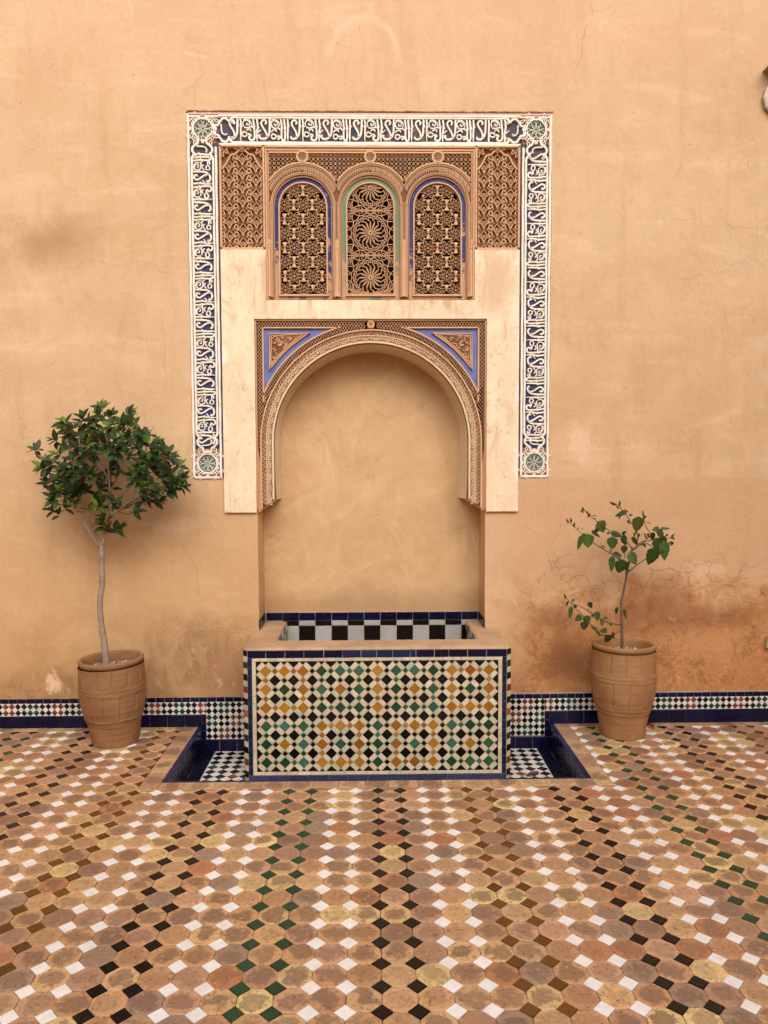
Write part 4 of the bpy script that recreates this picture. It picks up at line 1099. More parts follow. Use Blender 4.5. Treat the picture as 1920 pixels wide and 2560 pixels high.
for s, xe, xi in ((-1, PX0, -.961), (1, PX1, 1.001)):
    a, b = min(xe, xi), max(xe, xi)
    for k in range(3):
        z1 = .0722-k*.0488; piece('blue_tile', dado, rect(a+.001, b-.001, z1-.0478, z1), MT, jc(BL, .3), h=.0078, bev=.0015)
    x = xe
    while (x < -.66 if s < 0 else x > .66):
        x2 = x-s*.0995; lo, hi = min(x, x2), max(x, x2)
        lo, hi = max(lo, -.9999 if s < 0 else .652), min(hi, -.652 if s < 0 else 9)
        piece('blue_tile', dado, rect(lo+.0016, hi-.0016, PZ-.002, -.0765), MT, jc(BL, .3), h=.0078, bev=.0018, tilt=.01); x = x2
st_d.build('skirting_tiles_further_along', M_gl, dado, kind='stuff')
# tiles of the niche foot
nf_ = MB()
slab(nf_, rect(-.648, .648, .2, .616), [], M_wall(NB), -.004, .012)
nf_ = nf_.build('niche_tile_bed', M_wgrout, niche and wall)
MNB = M_wall(NB-.012)
x = -.640
while x < .648:
    b = min(x+.0985, .647); piece('blue_tile', nf_, rect(x+.0014, b-.0014, .568, .6145), MNB, jc(BL, .3), h=.005, bev=.0018, jit=.0006, tilt=.01)
    for r, (z1, z0) in enumerate(((.566, .534), (.533, .434), (.433, .334), (.333, .234))):
        k = round((x+.640)/.0985)
        piece('checker_tile', nf_, rect(x+.001, b-.001, z0+.001, z1), MNB, K if (k+r) % 2 else jc((.40, .375, .35), .08), h=.004, bev=.0016, jit=.0006, tilt=.012)
    x += .0985
for s in (1, -1):
    Ms = M_left(-.650) if s < 0 else M_right(.650)
    for k in range(3):
        a, b = NB-.014-k*.078, NB-.014-(k+1)*.078
        piece('blue_tile', nf_, rect(b+.001, a-.001, .568, .616), Ms, jc(BL, .3), h=.006, bev=.0018, flip=s > 0)

# ================================================================== FLOOR
SX, SY, OX, OY = .1022, .1034, .0231, -2.356
floor = MB()
fx0, fx1, fy0 = -40, 40, -60
BX0, BX1, BY0 = -1.098, 1.135, -.872     # outer edge of the terracotta border round the basin
hx = (PX0, PX1)
for r in ((fx0, fx1, fy0, PY0), (fx0, PX0, PY0, .0), (PX1, fx1, PY0, .0)):
    x0, x1, y0, y1 = r
    floor.add([(x0, y0, -.004), (x1, y0, -.004), (x1, y1, -.004), (x0, y1, -.004)], [(0, 1, 2, 3)])
floor = floor.build('floor', M_grout); floor['kind'] = 'structure'
WS = -.068
crt = MB()  # unseen court walls, added to block low sky and shape the light
for (x0, y0, x1, y1, ht) in ((-5, -9, -5, 0.06, 5.5), (5, .06, 5, -9, 5.5), (5, -9, -5, -9, 4.2)):
    crt.add([(x0, y0, -.1), (x1, y1, -.1), (x1, y1, ht), (x0, y0, ht)], [(0, 1, 2, 3)])
crt = crt.build('unseen_court_enclosure', simple('unseen_court_plaster', (.56, .36, .20), .9, 2, .1)); crt['kind'] = 'structure'
def cut_tile(p):
    """pieces of a floor tile outside the border strips"""
    p = clip(p, 0, 1, WS)
    if len(p) < 3: return []
    xs = [a for a, b in p]; ys = [b for a, b in p]
    if max(xs) <= BX0 or min(xs) >= BX1 or max(ys) <= BY0: return [p]
    out = []
    q = clip(p, 0, 1, BY0)
    if len(q) > 2: out.append(q)
    r = clip(p, 0, -1, -BY0)
    if len(r) > 2:
        l = clip(r, 1, 0, BX0)
        if len(l) > 2: out.append(l)
        l = clip(r, -1, 0, -BX1)
        if len(l) > 2: out.append(l)
    return out
TERRA = [(.470, .250, .120), (.510, .285, .135), (.570, .350, .165), (.610, .420, .190), (.410, .225, .135), (.440, .180, .080), (.320, .205, .145), (.510, .305, .155), (.680, .500, .215), (.545, .300, .180), (.300, .170, .100)]
TW = [5, 5, 5, 2.6, 4, 3, 2.5, 4, 1.2, 3, 1.6]
items = []
oc = .5-.2929
for j in range(-34, 24):
    for i in range(-44, 45):
        X, Y = OX+i*SX, OY+j*SY
        items.append((X, Y, 'd', i))
        items.append((X+SX/2, Y+SY/2, 'o', i))
def in_view(X, Y):
    p = Vector((X, Y, 0))-CAM; z = p.dot(AF)
    if z < .5: return None
    u, v = p.dot(AR)/z, p.dot(AU)/z
    return abs(u) < .525 and abs(v) < .70
items = [(Vector((X, Y, 0))-CAM).length*(1 if in_view(X, Y) else 10) for X, Y, k, i in items], items
order = sorted(range(len(items[1])), key=lambda n: items[0][n])
s_o, s_d = MB(), MB(); FM = M_floor(-.004); no = nd = 0
cols8 = (K, WH, BR, WH, K, WH, GR, WH)
for n in order:
    X, Y, kd, i = items[1][n]
    g = .0009
    if kd == 'o':
        hx_, hy_ = SX/2-g, SY/2-g; a, b = SX*.192, SY*.192
        p = [(X-hx_, Y-b), (X-a, Y-hy_), (X+a, Y-hy_), (X+hx_, Y-b), (X+hx_, Y+b), (X+a, Y+hy_), (X-a, Y+hy_), (X-hx_, Y+b)]
        col = tuple(min(.85, v*1.13) for v in jc(random.choices(TERRA, TW)[0], .09))
        for q in cut_tile(p):
            args = dict(h=.004+random.uniform(-.0005, .0005), bev=.0022, jit=.0015, tilt=.013, loc=(X, Y, SX/2, random.random()*100))
            if no < 300:
                m = MB()
                if tile(m, q, FM, col=col, **args): m.build('octagonal_tile', M_oct, floor); no += 1
            else: tile(s_o, q, FM, col=col, **args)
    else:
        r = .308*SX-.0009; r2 = .308*SY-.0009
        c = cols8[(i//2) % 8]; c = jc((.84, .81, .79), .05) if c is WH else jc(c, .2)
        for q in cut_tile(diamond(X, Y, r, r2)):
            args = dict(h=.0045, bev=.0014, jit=.0008, tilt=.012)
            if nd < 300:
                m = MB()
                if tile(m, q, FM, col=c, **args): m.build('diamond_tile', M_gl, floor); nd += 1
            else: tile(s_d, q, FM, col=c, **args)
s_o.build('distant_octagonal_tiles', M_oct, floor, kind='stuff'); s_d.build('distant_diamond_tiles', M_gl, floor, kind='stuff')
# terracotta strips: at the foot of the wall, and round the basin
BT = (.500, .290, .160)
def strip_tiles(x0, x1, y0, y1, along, L):
    p = x0 if along == 'x' else y0; e = x1 if along == 'x' else y1
    while p < e-.01:
        q = min(p+L*random.uniform(.85, 1.15), e)
        if e-q < .03: q = e
        r = rect(p+.0008, q-.0008, y0+.001, y1-.001) if along == 'x' else rect(x0+.001, x1-.001, p+.0008, q-.0008)
        X = sum(a for a, b in r)/4; Y = sum(b for a, b in r)/4; m = MB()
        tile(m, r, FM, col=jc(random.choice((BT, (.56, .35, .19), (.46, .25, .14), (.60, .41, .21))), .06), h=.0042, bev=.002, jit=.0008, loc=(X, Y, .06, random.random()*100), tilt=.006)
        m.build('border_tile', M_oct, floor); p = q
strip_tiles(-4.4, BX0, WS+.001, -.0105, 'x', .21); strip_tiles(BX1, 4.4, WS+.001, -.0105, 'x', .21)
strip_tiles(BX0, PX0-.021, BY0, -.0105, 'y', .2); strip_tiles(PX1+.021, BX1, BY0, -.0105, 'y', .2)
strip_tiles(PX0-.02, PX1+.02, BY0+.001, PY0-.016, 'x', .125)

# ------------------------------------------------------------------ sunken basin
pit = MB()
pit.add([(PX0, PY0, PZ), (PX1, PY0, PZ), (PX1, 0, PZ), (PX0, 0, PZ)], [(0, 1, 2, 3)])
pit.add([(PX0, PY0, PZ), (PX0, 0, PZ), (PX0, 0, -.004), (PX0, PY0, -.004)], [(0, 1, 2, 3)][::-1])
pit.add([(PX1, PY0, PZ), (PX1, 0, PZ), (PX1, 0, -.004), (PX1, PY0, -.004)], [(3, 2, 1, 0)])
pit.add([(PX0, PY0, PZ), (PX1, PY0, PZ), (PX1, PY0, -.004), (PX0, PY0, -.004)], [(3, 2, 1, 0)])
pit = pit.build('sunken_basin', M_wgrout, floor); pit['kind'] = 'structure'
st_p = MB()
BLp = (.004, .004, .018)
def row(a0, a1, L, fn):
    n = max(1, round((a1-a0)/L)); 
    for k in range(n): fn(a0+(a1-a0)*k/n+.0008, a0+(a1-a0)*(k+1)/n-.0008)
row(PY0, -.01, .1, lambda a, b: piece('blue_tile', pit, rect(a, b, PZ+.002, -.012), M_left(PX0), jc(BLp, .3), h=.006, bev=.0015, tilt=.02))
row(PY0, -.01, .1, lambda a, b: piece('blue_tile', pit, rect(a, b, PZ+.002, -.012), M_right(PX1), jc(BLp, .3), h=.006, bev=.0015, tilt=.02, flip=True))
row(PX0+.008, PX1-.008, .1, lambda a, b: piece('blue_tile', pit, rect(a, b, PZ+.002, -.012), M_back(PY0), jc(BLp, .3), h=.006, bev=.0015, tilt=.02, flip=True))
BLr = (.014, .017, .070)
row(PY0, -.01, .1, lambda a, b: piece('rim_tile', pit, rect(PX0-.0205, PX0+.0065, a, b), FM, jc(BLr, .25), h=.0055, bev=.002, base=-.012))
row(PY0, -.01, .1, lambda a, b: piece('rim_tile', pit, rect(PX1-.0065, PX1+.0205, a, b), FM, jc(BLr, .25), h=.0055, bev=.002, base=-.012))
row(PX0-.0205, PX1+.0205, .1, lambda a, b: piece('rim_tile', pit, rect(a, b, PY0-.015, PY0+.006-.0085), FM, jc(BLr, .25), h=.0050, bev=.002, base=-.012))
PF = M_floor(PZ)
for s, xa, xb in ((-1, PX0+.007, -.66), (1, .70, PX1-.007)):
    e = xa if s < 0 else xb
    lo, hi = (e, e+.068) if s < 0 else (e-.068, e)
    row(PY0, -.012, .1, lambda a, b: piece('blue_tile', pit, rect(lo, hi, a, b), PF, jc(BLp, .3), h=.004, bev=.0014))
    mx0, mx1 = (hi+.001, xb) if s < 0 else (xa, lo-.001)
    d = .0655
    for i in range(-1, 8):
        for j in range(-1, 14):
            cx, cy = (mx0 if s < 0 else mx1)+(i*d+d/2)*(1 if s < 0 else -1), -.05-j*d
            for (qx, qy, dark) in ((cx, cy, 1), (cx+d/2, cy+d/2, 0)):
                p = clip_rect(diamond(qx, qy, d/2-.0007), mx0, mx1, PY0+.01, -.012)
                if len(p) > 2:
                    c = random.choice((K, K, K, GR, RD)) if dark else jc(WH, .06)
                    if dark: c = seq[(j//2+i//2) % 4]; c = K if (i*7+j*5) % 3 else c
                    piece('glazed_diamond_tile' if dark else 'white_diamond_tile', pit, p, PF, c, h=.0035, bev=.0012, jit=.0006)

# ================================================================== TROUGH
TX0, TX1, TY, TZ = -.645, .698, -.459, .565
CH = .023
tr = MB()
body = [(TX0, TY), (TX1, TY), (TX1+CH, TY+CH), (TX1+CH, -.0105), (TX0-CH, -.0105), (TX0-CH, TY+CH)]
OPX0, OPX1, OPY = -.515, .568, -.285
def hm(a, b, h): return (a, b, h)
body = body[:4]+[(OPX1, -.0105), (OPX1, OPY), (OPX0, OPY), (OPX0, -.0105)]+body[4:]
slab(tr, body, [], hm, PZ+.001, .552)
tr.add([(OPX0, OPY, .25), (OPX1, OPY, .25), (OPX1, NB-.012, .25), (OPX0, NB-.012, .25)], [(0, 1, 2, 3)])
# blocks beside the opening inside the niche
for a, b in ((-.6495, OPX0), (OPX1, .6495)):
    slab(tr, rect(a, b, -.0103, NB-.013), [], hm, .2, .552)
trough = tr.build('tiled_trough', M_tgrout)
tag(trough, 'raised rectangular fountain trough faced with green, ochre and black diamond mosaic under the arch', 'fountain trough')
# plaster ledge: a wide U open towards the niche
led = MB()
U = [(TX0-CH-.004, -.010), (TX0-CH-.004, TY+.028), (TX0-.008, TY-.004), (TX0+.3, TY-.006), (.03, TY-.004), (TX1-.3, TY-.006), (TX1-.012, TY-.004), (TX1+CH-.004, TY+.018), (TX1+CH+.004, TY+.07), (TX1+CH+.003, -.010),
     (.6485, -.010), (.6485, NB-.018), (OPX1, NB-.018), (OPX1-.002, OPY+.012), (OPX1-.014, OPY), (.25, OPY+.002), (-.2, OPY-.001), (OPX0+.012, OPY), (OPX0, OPY+.012), (OPX0, NB-.018), (-.6485, NB-.018), (-.6485, -.010)]
U = ccw(U)
n = len(U)
def dens(P, st=.05):
    out = []
    for a, b in zip(P, P[1:]+P[:1]):
        L = math.hypot(b[0]-a[0], b[1]-a[1]); k = max(1, int(L/st)); out += [(a[0]+(b[0]-a[0])*i/k, a[1]+(b[1]-a[1])*i/k) for i in range(k)]
    return out
U2 = dens(U); q1 = inset(U2, .004); q2 = inset(U2, .014)
zt = lambda a, b: TZ+.003*noise.noise(Vector((a*5, b*5, 1)))
slab(led, q2, [], lambda a, b, h: (a, b, zt(a, b)), 0, 0, sides=False)
nn = len(U2)
vs = [(a, b, zt(a, b)) for a, b in q2]+[(a, b, zt(a, b)-.004) for a, b in q1]+[(a, b, zt(a, b)-.011) for a, b in U2]+[(a, b, .5515) for a, b in U2]
led.add(vs, [(r*nn+i, (r+1)*nn+i, (r+1)*nn+(i+1) % nn, r*nn+(i+1) % nn) for r in range(3) for i in range(nn)])
led.build('plaster_ledge', M_ledge, trough)
TF = M_wall(TY); st_t = MB()
# top row of blue tiles, uneven widths
xs_ = [TX0, -.549, -.451, -.353, -.251, -.155, -.058, .022, .106, .195, .226, .321, .396, .493, .591, TX1]
for a, b in zip(xs_[:-1], xs_[1:]):
    c = jc(BL, .3) if a < -.16 or a > .2 else jc((.012, .020, .070), .3)
    piece('blue_tile', trough, rect(a+.0018, b-.0018, .5125, .5505), TF, c, h=.006, bev=.002, jit=.0008, tilt=.012)
# cream border of small tiles
def cream_col(): return jc(random.choice((CR, CR, CR, (.64, .55, .38), (.50, .50, .34), (.70, .59, .43), (.62, .48, .33), (.66, .53, .38))), .06)
IX0, IX1, IZ0, IZ1 = -.600, .652, -.0865, .4925
row(TX0+.024, TX1-.024, .043, lambda a, b: piece('border_tile', trough, rect(a, b, .4945, .5105), TF, cream_col(), h=.005, bev=.0012, jit=.0005))
row(TX0+.024, TX1-.024, .060, lambda a, b: piece('border_tile', trough, rect(a, b, -.1055, -.0885), TF, cream_col(), h=.005, bev=.0012, jit=.0005))
for x in (TX0+.0245, IX1+.0015):
    row(-.0875, .4935, .036, lambda a, b: piece('border_tile', trough, rect(x, x+.0185, a, b), TF, cream_col(), h=.005, bev=.0012, jit=.0004))
BLs = (.010, .015, .050)
for x in (TX0+.001, TX1-.0235):
    row(-.1055, .5115, .046, lambda a, b: piece('edge_tile', trough, rect(x, x+.0215, a, b), TF, jc(BLs, .25), h=.0055, bev=.0015, jit=.0005))
row(TX0, TX1, .1, lambda a, b: piece('edge_tile', trough, rect(a, b, -.135, -.1075), TF, jc((.03, .035, .10), .3), h=.005, bev=.0015))
# mosaic
CXN, CZN = 13, 6
DXT = (IX1-IX0)/13; DZT = (IZ1-IZ0)/6.0; ox, oz = IX0+DXT/2, IZ1-DZT*.52
LGr = .0288; SMr = .0136
def block_col(i, j):
    top = j < 3
    g = (0 if i < 3 else 1 if i < 6 else 2 if i == 6 else 3 if i < 10 else 4)
    ring_o = (g in (0, 2, 4)) == top
    if g != 2:
        li = i-(0, 3, 0, 7, 10)[g]; lj = j % 3
        if li == 1 and lj == 1: return 'G' if ring_o else 'O'
    return 'O' if ring_o else 'G'
def col_of(c):
    if c == 'K': return K
    if c == 'O': return jc(random.choice((OC, (.37, .155, .014), (.25, .080, .010), (.40, .18, .025))), .1)
    return jc(random.choice(((.022, .066, .034), (.032, .096, .056), (.016, .050, .024), (.048, .135, .088))), .12)
def grp(i): return 0 if i < 3 else 1 if i < 6 else 2 if i == 6 else 3 if i < 10 else 4
def tp(nm, p, c, **kw):
    p = clip_rect(p, IX0, IX1, IZ0, IZ1)
    if len(p) > 2: piece(nm, trough, p, TF, c, stuff=st_t, h=.005, bev=.0010, jit=.0006, tilt=.02, **kw)
for j in range(CZN):
    for i in range(CXN):
        tp('diamond_tile', diamond(ox+i*DXT, oz-j*DZT, LGr, LGr*DZT/DXT), col_of(block_col(i, j)))
for j in range(-1, CZN):
    for i in range(-1, CXN):
        cx, cz = ox+(i+.5)*DXT, oz-(j+.5)*DZT
        tp('diamond_tile', diamond(cx, cz, LGr, LGr*DZT/DXT), K)
for j in range(-1, CZN):
    for i in range(-1, CXN):
        # small ones between neighbours in a row and in a column
        if j >= 0:
            c = 'K'
            if 0 <= i < 12 and grp(i) == grp(i+1) and j % 3 != 1: c = block_col(i, j)
            tp('small_diamond_tile', diamond(ox+(i+.5)*DXT, oz-j*DZT, SMr, SMr), col_of(c))
        if i >= 0:
            c = 'K'
            if 0 <= j < 5 and j != 2 and (i not in (1, 4, 8, 11)): c = block_col(i, j if j != 0 and j != 3 else j)
            tp('small_diamond_tile', diamond(ox+i*DXT, oz-(j+.5)*DZT, SMr, SMr), col_of(c))
# strips: between each coloured diamond and the black ones round it
kz = DZT/DXT
for j in range(-1, CZN+1):
    for i in range(-1, CXN+1):
        for sx, sz in ((1, 1), (1, -1), (-1, 1), (-1, -1)):
            cx, cz = ox+(i+sx*.25)*DXT, oz-(j-sz*.25)*DZT
            # long axis perpendicular to the direction (sx, sz)
            hl, hw_ = .0200, .0121
            d = (sx*.7071, sz*.7071); e = (-d[1], d[0])
            p = [(cx+e[0]*a*hl+d[0]*b*hw_, cz+(e[1]*a*hl+d[1]*b*hw_)*kz) for a, b in ((-1, -1), (1, -1), (1, 1), (-1, 1))]
            tp('strip_tile', p, cream_col())
st_t.build('remaining_strip_tiles', M_gl, trough, kind='stuff')
# chamfered corners with chequered slips
for s, x in ((-1, TX0), (1, TX1)):
    a = Vector((x+s*CH, TY+CH)); b = Vector((x, TY)); d = (b-a); Lc = d.length; d.normalize()
    nrm = Vector((s*.7071, -.7071))
    def Mc(u, v, h): p = a+d*u+nrm*h; return (p.x, p.y, v)
    z = -.12; k = 0
    cyc = (K, 'c', RD, 'c', K, 'c', GR, 'c', K, 'c', OC, 'c')
    while z < .545:
        L = .034 if cyc[k % 12] != 'c' else .030
        c = cyc[k % 12]; c = cream_col() if c == 'c' else jc(c, .15)
        p = [(.001, z), (Lc*.5, z+.006), (Lc-.001, z), (Lc-.001, min(z+L, .55)), (Lc*.5, min(z+L+.005, .552)), (.001, min(z+L, .55))]
        p = [(u, min(v, .55)) for u, v in p]
        piece('corner_tile', trough, rect(.001, Lc-.001, z+.0008, min(z+L, .55)-.0008), Mc, c, h=.004, bev=.001, flip=s < 0, jit=.0008); z += L; k += 1
# checkers on the inner sides
for s, x in ((-1, OPX0), (1, OPX1)):
    Ms = M_left(x) if s < 0 else M_right(x)
    for k in range(5):
        for r, (z1, z0) in enumerate(((.552, .514), (.513, .414), (.413, .314), (.313, .25))):
            a, b = NB-.02-k*.1, NB-.02-(k+1)*.1
            piece('checker_tile', trough, rect(b+.001, a-.001, z0+.001, z1), Ms, K if (k+r) % 2 else jc((.40, .375, .35), .08), h=.003, bev=.0014, flip=s > 0)

# ================================================================== POTS
def lathe(mb, prof, n=96, fn=None, col=(1, 1, 1)):
    vs = []; fs = []
    for z, r in prof:
        for k in range(n):
            a = 2*PI*k/n; rr = r+(fn(a, z, r) if fn else 0); vs.append((rr*math.cos(a), rr*math.sin(a), z))
    for i in range(len(prof)-1):
        fs += [(i*n+k, i*n+(k+1) % n, (i+1)*n+(k+1) % n, (i+1)*n+k) for k in range(n)]
    mb.add(vs, fs, col)
def interp(tab, z):
    for (z0, r0), (z1, r1) in zip(tab[:-1], tab[1:]):
        if z0 <= z <= z1: t = (z-z0)/(z1-z0); t = t*t*(3-2*t)*.5+t*.5; return r0+(r1-r0)*t
    return tab[-1][1]
def make_pot(loc, H, tab, mat, label, rot, tilt, bands, phase):
    root = empty('terracotta_pot', loc); root.rotation_euler = (tilt[0], tilt[1], rot)
    tag(root, label, 'plant pot', 'terracotta barrel pots against the wall')
    zs = [H*i/110 for i in range(111)]
    def groove(a, z, r):
        g = 0
        for (z0, z1, n, ph) in ((bands[0][1]+.006, H-.045, 13, 0), (bands[1][1]+.006, bands[0][0]-.004, 12, .2)):
            if z0 < z < z1:
                t = ((a+ph+phase+.02*math.sin(z*40))*n/(2*PI)) % 1; d = min(t, 1-t)*2*PI/n*r
                g -= .0085*max(0, 1-d/.0042)
        g += .0005*math.sin(z*210)*math.sin(a*2+1)+.0018*noise.noise(Vector((math.cos(a)*2, math.sin(a)*2, z*9)))
        return g
    prof = [(z, interp(tab, z)) for z in zs if z < H-.03]
    mb = MB(); lathe(mb, prof, 300, groove)
    body = mb.build('body', mat, root, smooth=True)
    R = tab[-1][1]
    rim = [(H-.031, R-.008), (H-.026, R-.003), (H-.014, R+.002), (H-.005, R+.001), (H, R-.005), (H+.001, R-.012), (H-.003, R-.019), (H-.012, R-.023), (H-.04, R-.024), (H-.09, R-.024)]
    mb = MB(); lathe(mb, rim, 120, lambda a, z, r: .0012*math.sin(a*3+1)+.0008*math.sin(a*7)); mb.build('rim', mat, root, smooth=True)
    for z0, z1 in bands:
        pr = []
        for i in range(9):
            t = i/8; z = z0+(z1-z0)*t; pr.append((z, interp(tab, z)+(.0045 if 0 < i < 8 else -.002)+(.0015 if i in (1, 7) else 0)))
        def wave(a, z, r):
            zm = (z0+z1)/2+.004*math.sin(a*26)*max(0, math.sin(a*2+phase)); return -.0022*max(0, 1-abs(z-zm)/.004)+.001*math.sin(a*5+z*80)
        pr2 = [(z0+(z1-z0)*i/24, None) for i in range(25)]
        pr2 = [(z, interp(tab, z)+(.0022 if 1 < k < 23 else .000 if k in (1, 23) else -.003)) for k, (z, _) in enumerate(pr2)]
        mb = MB(); lathe(mb, pr2, 240, wave); mb.build('band', mat, root, smooth=True)
    mb = MB(); n = 40; Rs = R-.0245; zs_ = H-.062
    vs = [(0, 0, zs_)]+[(Rs*math.cos(2*PI*k/n), Rs*math.sin(2*PI*k/n), zs_) for k in range(n)]
    mb.add(vs, [(0, 1+k, 1+(k+1) % n) for k in range(n)]); mb.build('soil', M_soil, root)
    mb = MB()
    for k in range(520):
        a = random.uniform(0, 2*PI); r = Rs*math.sqrt(random.random())*.97
        s = random.uniform(.003, .0065); cx, cy, cz = r*math.cos(a), r*math.sin(a), zs_+s*.5+random.uniform(0, .004)
        o = [(1, 0, 0), (-1, 0, 0), (0, 1, 0), (0, -1, 0), (0, 0, 1), (0, 0, -1)]
        q = Matrix.Rotation(random.uniform(0, 6), 3, Vector((random.random(), random.random(), random.random()+.1)).normalized())
        sc3 = (s*random.uniform(.7, 1.4), s, s*random.uniform(.5, .9))
        vs = [q @ Vector((p[0]*sc3[0], p[1]*sc3[1], p[2]*sc3[2])) for p in o]
        c = random.choice(((.75, .66, .56), (.62, .52, .42), (.80, .72, .62), (.30, .18, .12), (.45, .30, .2)))
        mb.add([(cx+v.x, cy+v.y, cz+v.z) for v in vs], [(0, 2, 4), (2, 1, 4), (1, 3, 4), (3, 0, 4), (2, 0, 5), (1, 2, 5), (3, 1, 5), (0, 3, 5)], jc(c, .15))
    mb.build('gravel', M_vc, root, kind='stuff')
    return root
TAB1 = [(0, .120), (.012, .124), (.060, .131), (.110, .138), (.118, .140), (.165, .157), (.20, .1665), (.25, .172), (.31, .1745), (.36, .1735), (.41, .171), (.466, .170)]
TAB2 = [(0, .118), (.012, .122), (.060, .129), (.125, .139), (.14, .144), (.19, .160), (.24, .1695), (.30, .1745), (.345, .1755), (.40, .1735), (.46, .170), (.515, .169)]
POT1 = (-1.405, -.232, .0005); POT2 = (1.395, -.190, .0005)
make_pot(POT1, .466, TAB1, M_pot1, 'brown terracotta barrel pot holding the bushy round-headed tree on the left', .3, (0, -.035), ((.288, .330), (.112, .158)), .1)
make_pot(POT2, .515, TAB2, M_pot2, 'taller orange terracotta barrel pot holding the thin leggy shrub on the right', 1.1, (0, .006), ((.318, .358), (.135, .175)), .5)

# ================================================================== PLANTS
def leaf_geo(mb, p, d, up, L, W, col, fold=.25, curl=.2, seg=6, serr=0):
    d = d.normalized(); s = d.cross(up)
    if s.length < 1e-3: s = Vector((1, 0, 0))
    s.normalize(); nrm = s.cross(d).normalized()
    vs = []; 
    for i in range(seg+1):
        t = i/seg; w_ = W*.5*(math.sin(PI*min(1, t**.85))**.8 if 0 < t < 1 else 0.04)
        if serr and 0 < t < 1: w_ = W*.5*(math.sin(PI*t**.62)**.75)*(1+.07*(-1)**i)
        c = p+d*(L*t)-nrm*(curl*L*t*t)
        vs += [c+s*w_+nrm*w_*fold, c, c-s*w_+nrm*w_*fold]
    fs = []
    for i in range(seg):
        a = 3*i; fs += [(a, a+1, a+4, a+3), (a+1, a+2, a+5, a+4)]
    dk = tuple(x*.8 for x in col)
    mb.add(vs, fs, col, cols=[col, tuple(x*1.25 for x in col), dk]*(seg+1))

# ---- round-headed tree (coordinates read off the picture, then given depth)
TD = 4.157                               # distance of the pot's axis from the camera
def T1(x, y, dy=0): return px(40+x/3.607, 980+y/3.607, TD+dy)
def T1b(x, y, dy=0): return px(140+x/4.096, 1380+y/4.096, TD+dy)
tree = empty('potted_tree', (POT1[0], POT1[1], .40))
tag(tree, 'small ficus tree with a bare pale trunk and dense round dark green crown', 'tree')
def rel(root, v): return Vector(v)-Vector(root.location)
def tube_rel(mb, root, pts, rad, **k): tube(mb, [rel(root, p) for p in pts], rad, **k)
mb = MB()
tube_rel(mb, tree, [T1b(515, 1160), T1b(512, 1090), T1b(490, 900), T1b(467, 760), T1b(452, 600), T1b(456, 450), T1b(475, 320), T1b(470, 150), T1b(470, 0), T1(775, 1480), T1(775, 1390)], [.0215, .0175, .016, .0150, .0145, .0145, .0135, .0125], sides=12)
for (x, y, r) in ((460, 755, .006), (487, 60, .003), (440, 305, .005), (455, 160, .003)):
    c = rel(tree, T1b(x, y, -.014)); tube(mb, [c, c+Vector((0, -.006, .002))], [r, r*.5], sides=7, n=1)
mb.build('trunk', M_bark, tree, smooth=True)
BR_ = [
 ([(772, 1400, 0), (800, 1290, -.01), (845, 1110, -.02), (845, 900, -.04), (830, 620, -.05), (820, 420, -.05), (800, 250, -.04)], [.010, .008, .006, .004, .002]),
 ([(765, 1400, 0), (705, 1250, .02), (640, 1100, .03), (590, 1000, .04), (540, 800, .03), (500, 600, .02), (470, 420, .0)], [.009, .0075, .006, .004, .002]),
 ([(748, 1400, 0), (640, 1230, -.03), (520, 1030, -.06), (430, 940, -.08), (330, 900, -.1)], [.006, .005, .004, .002]),
 ([(848, 1130, -.02), (950, 1050, -.04), (1110, 935, -.06), (1250, 850, -.08), (1400, 760, -.08)], [.0065, .0055, .004, .002]),
 ([(845, 1060, -.02), (930, 960, .03), (1030, 840, .05), (1110, 690, .05), (1180, 500, .04), (1200, 380, .02)], [.007, .005, .004, .002]),
 ([(790, 960, .0), (720, 830, -.05), (660, 700, -.12), (600, 560, -.16), (560, 400, -.14)], [.005, .004, .003, .002]),
 ([(845, 930, -.04), (930, 720, -.12), (1010, 560, -.16), (1080, 400, -.14)], [.005, .004, .003, .002]),
 ([(840, 800, -.04), (740, 600, .04), (680, 420, .06), (640, 300, .05)], [.005, .003, .002]),
 ([(520, 1030, -.06), (440, 1000, -.05), (370, 1060, -.04)], [.003, .002]),
 ([(430, 700, .0), (300, 640, -.03), (200, 570, -.04)], [.003, .002]),
 ([(540, 800, .03), (430, 700, 0), (370, 560, -.02)], [.004, .002]),
]
nodes = []; bm = MB()
for pts, rad in BR_:
    P = [rel(tree, T1(x, y, d*1.0)) for x, y, d in pts]; tube(bm, P, rad, sides=8)
    sm = smooth_line(P, 4); nodes += [Vector(p) for p in sm[3:]]
bm.build('branch', M_bark, tree, smooth=True)
